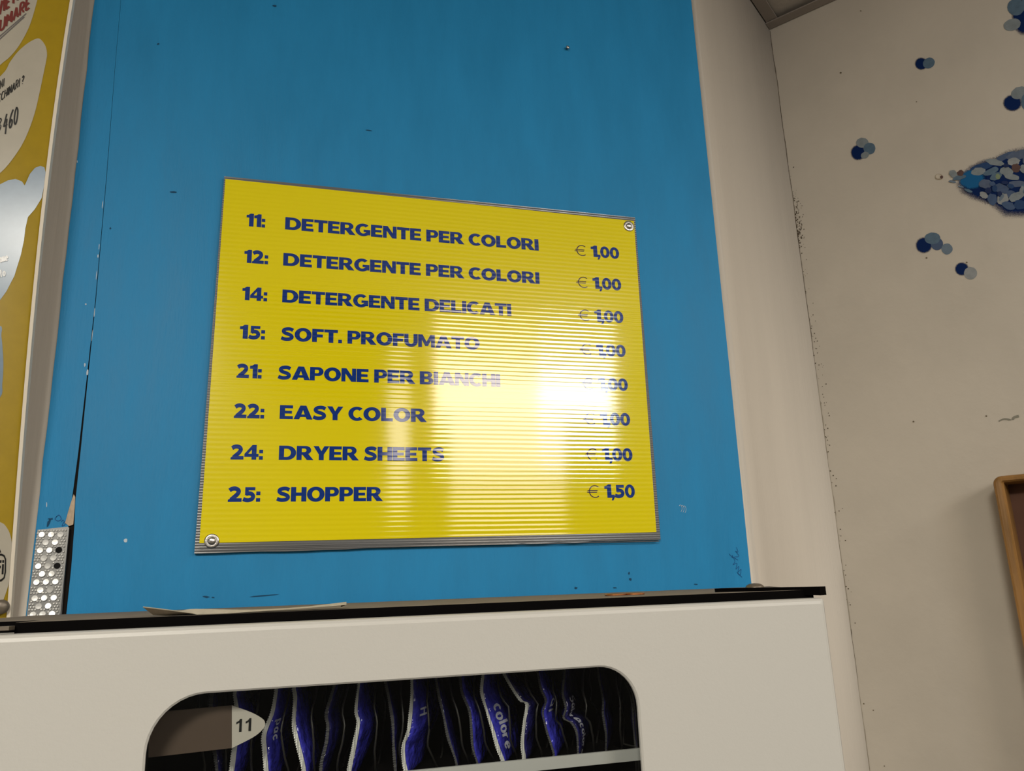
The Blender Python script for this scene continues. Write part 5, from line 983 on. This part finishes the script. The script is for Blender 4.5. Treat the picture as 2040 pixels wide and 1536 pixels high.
def smooth_loop(pts):
    P = [Vector(p) for p in pts]
    n = len(P)
    out = []
    for i in range(n):
        a, b, c, d = P[i - 1], P[i], P[(i + 1) % n], P[(i + 2) % n]
        for s in range(4):
            t = s / 4
            q = 0.5 * ((2 * b) + (c - a) * t + (2 * a - 5 * b + 4 * c - d) * t * t + (3 * b - a - 3 * c + d) * t ** 3)
            out.append((q.x, q.y))
    return out


b1 = poster_print('speech_bubble', [[smooth_loop(BUBBLE_NO_SMOKING)]], M['pwhite'], 0.0008)
b2 = poster_print('speech_bubble', [[smooth_loop(BUBBLE_PHONE)]], M['pwhite'], 0.0009)
b3 = poster_print('cloud_shape', [[BUBBLE_CLOUD]], M['pcloud'], 0.0008, label='grey blue cloud shape')
b4 = poster_print('cloud_shape', [[smooth_loop(BUBBLE_SIDE)]], M['pcloud'], 0.0008, label='grey blue cloud shape')
b5 = poster_print('speech_bubble', [[smooth_loop(BUBBLE_WIFI)]], M['pwhite'], 0.0009)
plift = lambda u, v, l=0.0: pmap(u, v, 0.0014 + l)
PTX = POSTER_TEXT


def ptext(key, text, m, w, parent, gap=0.28):
    bm = new()
    pen_text(bm, text, *PTX[key], plift, w, gap)
    obj('lettering', bm, m, parent)


ptext('vietato', 'VIETAT', M['pred'], 0.14, b1)
ptext('fumare', 'FUMARE', M['pred'], 0.14, b1)
bm = new()
for kx in ('und1', 'und2'):
    add_flat(bm, [stroke(PTX[kx], 0.0012)], plift)
obj('underline', bm, M['pgrey'], b1)
ptext('ni', 'NI', M['pblack'], 0.075, b2)
ptext('macchinari', 'MACCHINARI ?', M['pblack'], 0.085, b2)
ptext('num', '460', M['pblack'], 0.065, b2, 0.34)
ptext('three', '3', M['pblack'], 0.065, b2)
ptext('casa', 'come', M['ptext'], 0.13, b3)
ptext('info', 'nto', M['ptext'], 0.13, b3)
bm = new()
add_flat(bm, [WIFI_BOX, WIFI_BOX_IN], plift)
add_flat(bm, [WIFI_ARC], plift)
for lp in WIFI_F:
    add_flat(bm, [lp], plift)
obj('wireless_logo', bm, M['pblack'], b5)
bm = new()
add_lathe(bm, [(0.0075, -0.003), (0.0078, 0.004), (0.0072, 0.007), (0.004, 0.0085), (0.0002, 0.0088)], pmap(-0.2902, 0.0, 0.0), (0.25, -1, 0), 24)
tag(obj('screw_cap', bm, M['bronze'], poster, smooth=True), 'dull brown round screw cap')

# ------------------------------------------------------------------ vending machine
VX0, VX1 = -0.250, 0.4313
DY0, DY1 = 0.580, 0.598              # door front and back
VT = -0.0168                         # door top
machine = empty('vending_machine', ((VX0 + VX1) / 2, 0.8, 0.0))
tag(machine, 'white vending machine with a dark window full of blue sachets, below the price sign', 'vending machine')
hole = rrect(-0.0775, 0.2583, -0.62, -0.0588, (0.03, 0.03, 0.030, 0.034), 10)
# door: ring lofted between the window opening and the outline
def zy(pts, y):
    return [Vector((p[0], y, ZC + p[1])) for p in pts]


zb = 0.03 - ZC
hole_b = rrect(-0.0775 - 0.014, 0.2583 + 0.014, -0.634, -0.0588 + 0.014, (0.03, 0.03, 0.034, 0.038), 10)
rings = [zy(hole_b, DY1), zy(hole_b, DY0 + 0.0045), zy(hole, DY0 + 0.0035), zy(hole, DY0 + 0.0012), zy(rrect(-0.0775 - 0.0012, 0.2583 + 0.0012, -0.6212, -0.0576, (0.031, 0.031, 0.031, 0.035), 10), DY0)]
for a in (90, 60, 30, 0):
    inset = 0.0045 * (1 - math.cos(math.radians(a)))
    rings.append(zy(rrect(VX0 + inset, VX1 - inset, zb + inset, VT - inset, 0.002, 10), DY0 + 0.0045 * (1 - math.sin(math.radians(a)))))
rings.append(zy(rrect(VX0, VX1, zb, VT, 0.002, 10), DY1))
rings.append(zy(hole_b, DY1))
bm = new()
R = add_loft(bm, rings)
bmesh.ops.remove_doubles(bm, verts=bm.verts, dist=1e-6)
bmesh.ops.recalc_face_normals(bm, faces=bm.faces)
for f in bm.faces:
    f.smooth = False
door = obj('door', bm, M['machine'], machine)
bm = new()
add_prism(bm, [rrect(-0.0775 - 0.004, 0.2583 + 0.004, -0.624, -0.0555, 0.03, 8)], lambda u, v, w: Vector((u, w, ZC + v)), DY0 + 0.0050, DY0 + 0.0075)
obj('window_pane', bm, M['glass'], door)
# cabinet and black lining
rect2 = lambda x0, x1, z0, z1: [(x0, z0), (x1, z0), (x1, z1), (x0, z1)]
ym = lambda u, v, w: Vector((u, w, ZC + v))
bm = new()
add_prism(bm, [rect2(VX0, VX1, 0.03 - ZC, VT - 0.001), rect2(VX0 + 0.012, VX1 - 0.012, 0.06 - ZC, VT - 0.007)[::-1]], ym, 0.603, 0.985)
add_prism(bm, [rect2(VX0, VX1, 0.03 - ZC, VT - 0.001)], ym, 0.985, 1.0)
obj('cabinet', bm, M['machine'], machine)
bm = new()
lx0, lx1, lz0, lz1 = VX0 + 0.0125, VX1 - 0.0125, 0.061 - ZC, VT - 0.0075
add_prism(bm, [rect2(lx0, lx1, lz0, lz1), rect2(lx0 + 0.004, lx1 - 0.004, lz0 + 0.004, lz1 - 0.004)[::-1]], ym, 0.6035, 0.978)
add_prism(bm, [rect2(lx0, lx1, lz0, lz1)], ym, 0.978, 0.984)
obj('lining', bm, M['liner'], machine)
for x in (VX0 + 0.05, VX1 - 0.05):
    for y in (0.65, 0.95):
        bm = new()
        add_lathe(bm, [(0.022, 0.0), (0.022, 0.006), (0.010, 0.010), (0.010, 0.0305)], (x, y, 0), (0, 0, 1), 16)
        obj('foot', bm, M['black'], machine)
# black lid with a dusty top
bm = new()
add_prism(bm, [[(-0.1635, 0.601), (VX1 + 0.004, 0.601), (0.655, 1.0), (-0.255, 1.0), (-0.255, 0.66), (-0.1635, 0.66)]], lambda u, v, w: Vector((u, v, w)), ZC - 0.0170, ZC - 0.0102)
for f in bm.faces:
    f.material_index = 1 if f.calc_center_median().z > ZC - 0.0105 else 0
obj('lid', bm, [M['black'], M['dust']], machine)
bm = new()
a, b = Vector((0.3787, 0.665, 0)), Vector((VX1 + 0.003, 0.590, 0))
dr = (b - a).normalized()
nn = Vector((-dr.y, dr.x, 0))
add_box(bm, 0, 1, 0, 1, 0, 1)
for v in bm.verts:
    u, w, h = v.co
    p = a + dr * (u * (b - a).length) + nn * (w * 0.016)
    v.co = Vector((p.x, p.y, ZC + (-0.0101 + h * 0.0032 if u < 0.5 else -0.0150 + h * 0.0070)))
bevel_all(bm, 0.0004, 1)
obj('hinge_bar', bm, M['black'], machine)
bm = new()
bx, by = 0.537, 0.85
add_lathe(bm, [(0.0108, 0.0), (0.0108, 0.0012), (0.0094, 0.0034), (0.0060, 0.0052), (0.0002, 0.0058)], (bx, by, ZC - 0.0102), (0, 0, 1), 24)
tag(obj('lid_bolt', bm, M['bronze'], machine, smooth=True), 'round dull bronze bolt head')
bm = new()
add_box(bm, -0.185, -0.1632, 0.588, 0.600, ZC - 0.0144, ZC - 0.0120)
bevel_all(bm, 0.0004, 1)
tag(obj('latch_tab', bm, M['bronze'], machine), 'small grey metal tab')
# shelf with its pale front rail
bm = new()
add_box(bm, lx0 + 0.005, 0.2720, 0.616, 0.93, ZC - 0.1318, ZC - 0.1301)
shelf = obj('shelf', bm, M['liner'], machine)
bm = new()
add_prism(bm, [[(0.612, -0.1316), (0.6150, -0.1316), (0.6155, -0.1300), (0.6135, -0.1230), (0.6118, -0.1232)]], lambda u, v, w: Vector((w, u, ZC + v)), lx0 + 0.005, 0.2716)
obj('front_rail', bm, M['rail'], shelf)
# lower shelf that shows as a second dark row
bm = new()
add_box(bm, lx0 + 0.005, 0.2720, 0.616, 0.93, ZC - 0.30, ZC - 0.2984)
obj('shelf', bm, M['liner'], machine)
# row number tag
tagp = empty('slot_tag', (TAG[0][0], 0.604, ZC + TAG[0][1]))
tagp.parent = machine
tagp.location = Vector((TAG[0][0], 0.604, ZC + TAG[0][1])) - machine.location
bpy.context.view_layer.update()
bm = new()
add_prism(bm, [[TAG[0], TAG[1], TAG[7], TAG[8]]], ym, 0.6036, 0.6046)
obj('tag_strip', bm, M['tag_shade'], tagp)
tip = catmull([TAG[i] for i in range(1, 8)], 5)
bm = new()
add_prism(bm, [[(p[0], p[1]) for p in tip]], ym, 0.6032, 0.6044)
tip_o = obj('arrow_tip', bm, M['tag_pale'], tagp)
bm = new()
for x0 in (TAG_NUM[0][0], TAG_NUM[0][0] + 0.0060):
    hgt = TAG_NUM[2][1] - TAG_NUM[0][1]
    add_flat(bm, [[(x0 + p[0] * hgt, TAG_NUM[0][1] + 0.0003 + p[1] * hgt) for p in ((0.24, 0), (0.44, 0), (0.44, 1), (0.28, 1), (0.2, 0.86), (0, 0.76), (0, 0.6), (0.24, 0.72))]], lambda u, v: Vector((u, 0.6029, ZC + v)))
obj('row_number', bm, M['pblack'], tagp)

# ------------------------------------------------------------------ sachets in the row and the coil between them
SL = ['dim blue sachet farthest left in the row, half hidden by the number tag', 'blue sachet with printed panel just below the arrow tip of the number tag', 'blue sachet with a broad silver edge right of the number tag',
      'bright blue sachet with a long zigzag silver edge, second right of the number tag', 'dark sachet with a thin grey edge, third right of the number tag', 'blue sachet with a gently bent silver edge, fourth right of the number tag',
      'thin dark sachet leaning behind the broadest blue one', 'broadest bright blue sachet at the middle of the row', 'edge-on dark sachet just right of the broadest blue one', 'narrow blue sachet left of the one reading colore',
      'bright blue sachet reading colore', 'folded sachet kinked at mid height, right of the one reading colore', 'folded blue sachet leaning right with a small printed panel', 'dim violet sachet with long lettering running down its wavy side',
      'nearly black sachet second from the right end of the window', 'reddish dim sachet at the right end of the row by the window edge']
# yaw (rear offset), film, seal, text, half thickness
SP = [(0.006, 'film_dark', 'seal_dark', '', 0.005), (0.013, 'film', 'seal', 'al', 0.006), (0.017, 'film', 'seal', 'pac', 0.006), (0.013, 'film', 'seal', '', 0.005),
      (0.010, 'film_dark', 'seal_dark', '', 0.005), (0.014, 'film', 'seal', '', 0.006), (0.002, 'film_dark', 'seal_dark', '', 0.003), (0.024, 'film', 'seal', 'H', 0.007),
      (0.004, 'film_dark', 'seal_dark', '', 0.003), (0.014, 'film', 'seal_dark', '', 0.005), (0.022, 'film', 'seal', 'colore', 0.006), (0.015, 'film_dark', 'seal', '', 0.006),
      (0.015, 'film', 'seal_dark', 'al', 0.006), (0.012, 'film_dark', 'seal_dark', 'Salvacolore', 0.006), (0.007, 'film_dark', 'seal_dark', '', 0.004), (0.004, 'film_dark', 'seal_dark', '', 0.004)]
SF, SR = 0.632, 0.700
SURF = []


def make_sachet(i):
    P = catmull([(p[0], p[1]) for p in SACHETS[i]], 8)
    x_at = []
    ztop, zbot = -0.0595, -0.1300
    def xf(z):
        for a, b in zip(P[:-1], P[1:]):
            if (a.y - z) * (b.y - z) <= 0 and abs(a.y - b.y) > 1e-9:
                t = (z - a.y) / (b.y - a.y)
                return a.x + (b.x - a.x) * t
        return P[0].x if z > P[0].y else P[-1].x
    dx, film, seal, text, th = SP[i]
    nv, nu = 34, 16
    def pt(u, v, side, lift=0.0):
        z = zbot + (ztop - zbot) * v
        x0 = xf(z)
        x1 = x0 * SR / SF + dx * (0.55 + 0.45 * math.sin(math.pi * v))
        e = max(0.0, math.sin(math.pi * u)) ** 0.6 * max(0.0, math.sin(math.pi * min(1, max(0, v)))) ** 0.35
        wr = 0.0012 * noise.noise(Vector((u * 7, v * 9, i * 3.1)))
        off = side * (th * e + lift) + wr * e
        return Vector((x0 + (x1 - x0) * u + off, SF + (SR - SF) * u, ZC + z))
    SURF.append(pt)
    root = empty('detergent_sachet', (xf(zbot), SF, ZC + zbot))
    tag(root, SL[i], 'sachet', 'blue sachets standing in the vending row')
    bm = new()
    for side in (1, -1):
        add_loft(bm, [[pt(u / nu, v / nv, side) for u in range(nu + 1)] for v in range(nv + 1)], close=False)
    bmesh.ops.remove_doubles(bm, verts=bm.verts, dist=1e-5)
    bmesh.ops.recalc_face_normals(bm, faces=bm.faces)
    pouch = obj('pouch', bm, M[film], root, smooth=True)
    bm = new()
    rows = []
    for v in range(91):
        t = v / 90
        z = zbot + (ztop - zbot) * t
        x = xf(z)
        wid = (0.0016 + 0.0012 * (1 - t) if seal == 'seal' else 0.0014) + 0.0007 * (v % 2) + 0.0006 * noise.noise(Vector((t * 4, i, 2)))
        tw = 0.35 * noise.noise(Vector((t * 3, i * 1.7, 0)))
        rows.append([Vector((x + 0.0004, SF - 0.0002, ZC + z)), Vector((x - wid * 0.55 + tw * 0.001, SF - wid * 0.5, ZC + z)), Vector((x - wid + tw * 0.002, SF - wid * 0.75, ZC + z))])
    add_loft(bm, rows, close=False)
    obj('crimped_seal', bm, M[seal], root, smooth=False)
    if text:
        bm = new()
        z1 = 0.62 if i not in (10,) else 0.60
        ln = min(0.60, (0.062 if i != 10 else 0.075) * len(text))
        # text runs downwards along the pouch near its front edge
        def tmap(a, b, l=0.0):
            return pt(min(0.95, max(0.02, b)), min(0.98, max(0.02, a)), 1, 0.0005 + l)
        pen_text(bm, text, (z1, 0.10), (z1 - ln, 0.10), (z1, 0.25 if i != 10 else 0.31), tmap, 0.14)
        for v in bm.verts:
            pass
        obj('print', bm, M['sprint'], pouch)
    return root


for i in range(len(SACHETS)):
    make_sachet(i)
# coil: one turn between each pair of neighbouring sachets
pts = []
zc_, rz_, ry_ = -0.0960, 0.0380, 0.0395
def between(i, u, z):
    v = (z + 0.1300) / (0.1300 - 0.0595)
    v = min(1.0, max(0.0, v))
    a = SURF[max(i, 0)](u, v, 1).x if i >= 0 else SURF[0](u, v, -1).x - 0.016
    b = SURF[i + 1](u, v, -1).x if i + 1 < len(SURF) else SURF[-1](u, v, 1).x + 0.010
    return (a + b) / 2
nS = len(SURF)
for i in range(-1, nS):
    for k in range(60):
        ang = 2 * math.pi * k / 60            # starts at the foot, rises in front
        y = 0.668 - ry_ * math.sin(ang)
        z = zc_ - rz_ * math.cos(ang)
        u = min(1.0, max(0.0, (y - SF) / (SR - SF)))
        x = between(i, u, z)
        if k > 57 and i + 1 < nS:
            x2 = between(i + 1, u, z)
            x = x + (x2 - x) * (k - 57) / 3.0
        pts.append(Vector((x, y, ZC + z)))
bm = new()
add_tube(bm, pts, 0.0008, 6)
obj('dispensing_coil', bm, M['wire'], machine, smooth=True)

# ------------------------------------------------------------------ things lying on the machine
rc = RECEIPT
bm = new()
fold = catmull(rc['fold'], 5)
rear = catmull(rc['rear'], 5)
def lift(v, y):
    return Vector((v[0], y, max(v[1], -0.0100) + ZC))
m_ = min(len(fold), len(rear))
top = [lift(p, 0.6115) for p in fold]
rearp = [lift(p, 0.640) for p in rear]
add_loft(bm, [top, [(a + b) / 2 + Vector((0, 0, 0.0004)) for a, b in zip(top, rearp)], rearp], close=False)
lowp = catmull(rc['low'], 5)
nl = len(lowp)
fl = [top[int(i * 20 / (nl - 1))] for i in range(nl)]
lw = [Vector((p[0] * 1.016, 0.6225, max(p[1], -0.0100) + ZC)) for p in lowp]
add_loft(bm, [[p.copy() for p in fl], lw], close=False)
# doubled end on the right
e0, e1 = top[-1], rearp[-1]
add_loft(bm, [[e0, e1], [e0 + Vector((-0.004, 0, -0.0018)), e1 + Vector((-0.004, 0, -0.0018))]], close=False)
bmesh.ops.remove_doubles(bm, verts=bm.verts, dist=2e-5)
rroot = obj('receipt', bm, M['paper'], None, (-0.09, 0.62, ZC - 0.010), True)
tag(rroot, 'curled strip of receipt paper lying along the front of the machine top', 'receipt')
for (x, y, z), lab, dz in ((COINS[0], 'darker copper coin lying flat, left of the two on the machine top', 0.0), (COINS[1], 'bright copper coin, right of the two on the machine top', 0.0)):
    bm = new()
    r = 0.0098
    add_lathe(bm, [(r * 0.9, 0.0), (r, 0.0003), (r, 0.0014), (r * 0.94, 0.0017), (r * 0.88, 0.0014), (0.0002, 0.0014)], (x * 0.95, 0.712, ZC - 0.0102), (0, 0, 1), 32)
    tag(obj('coin', bm, M['copper'], None, (x * 0.95, 0.712, ZC - 0.0102)), lab, 'coin', 'copper coins on the vending machine')

# ------------------------------------------------------------------ wooden case on the right wall
fr = empty('wooden_case', rw(0.29, -0.42, 0.0))
tag(fr, 'brown wooden shallow display case with rounded corner on the right wall', 'display case')
fm = lambda u, v, w: rw(u, v, w)
fo = rrect(0.2735, 0.95, -0.70, 0.1500, (0.012, 0.012, 0.012, 0.012), 6)
fi = rrect(0.2885, 0.935, -0.685, 0.1395, (0.002, 0.002, 0.002, 0.002), 6)
bm = new()
ringsf = []
for (x0, x1, z0, z1, r, w) in ((0.2735, 0.95, -0.70, 0.150, 0.013, 0.001), (0.2735, 0.95, -0.70, 0.150, 0.013, 0.056), (0.2747, 0.9488, -0.6988, 0.1488, 0.012, 0.0595), (0.2775, 0.946, -0.696, 0.146, 0.010, 0.0605),
                               (0.2850, 0.9385, -0.6885, 0.1420, 0.004, 0.0600), (0.2885, 0.935, -0.685, 0.1395, 0.002, 0.0560), (0.2890, 0.9345, -0.6845, 0.139, 0.002, 0.008)):
    ringsf.append([rw(p[0], p[1], w) for p in rrect(x0, x1, z0, z1, r, 6)])
add_loft(bm, ringsf)
bmesh.ops.recalc_face_normals(bm, faces=bm.faces)
obj('case_frame', bm, M['wood'], fr)
bm = new()
add_prism(bm, [rect2(0.284, 0.94, -0.69, 0.144)], fm, 0.001, 0.0078)
obj('back_board', bm, M['wood_dark'], fr)
bm = new()
add_prism(bm, [rect2(0.2895, 0.934, -0.200, -0.188)], fm, 0.0082, 0.045)
obj('shelf', bm, M['wood'], fr)
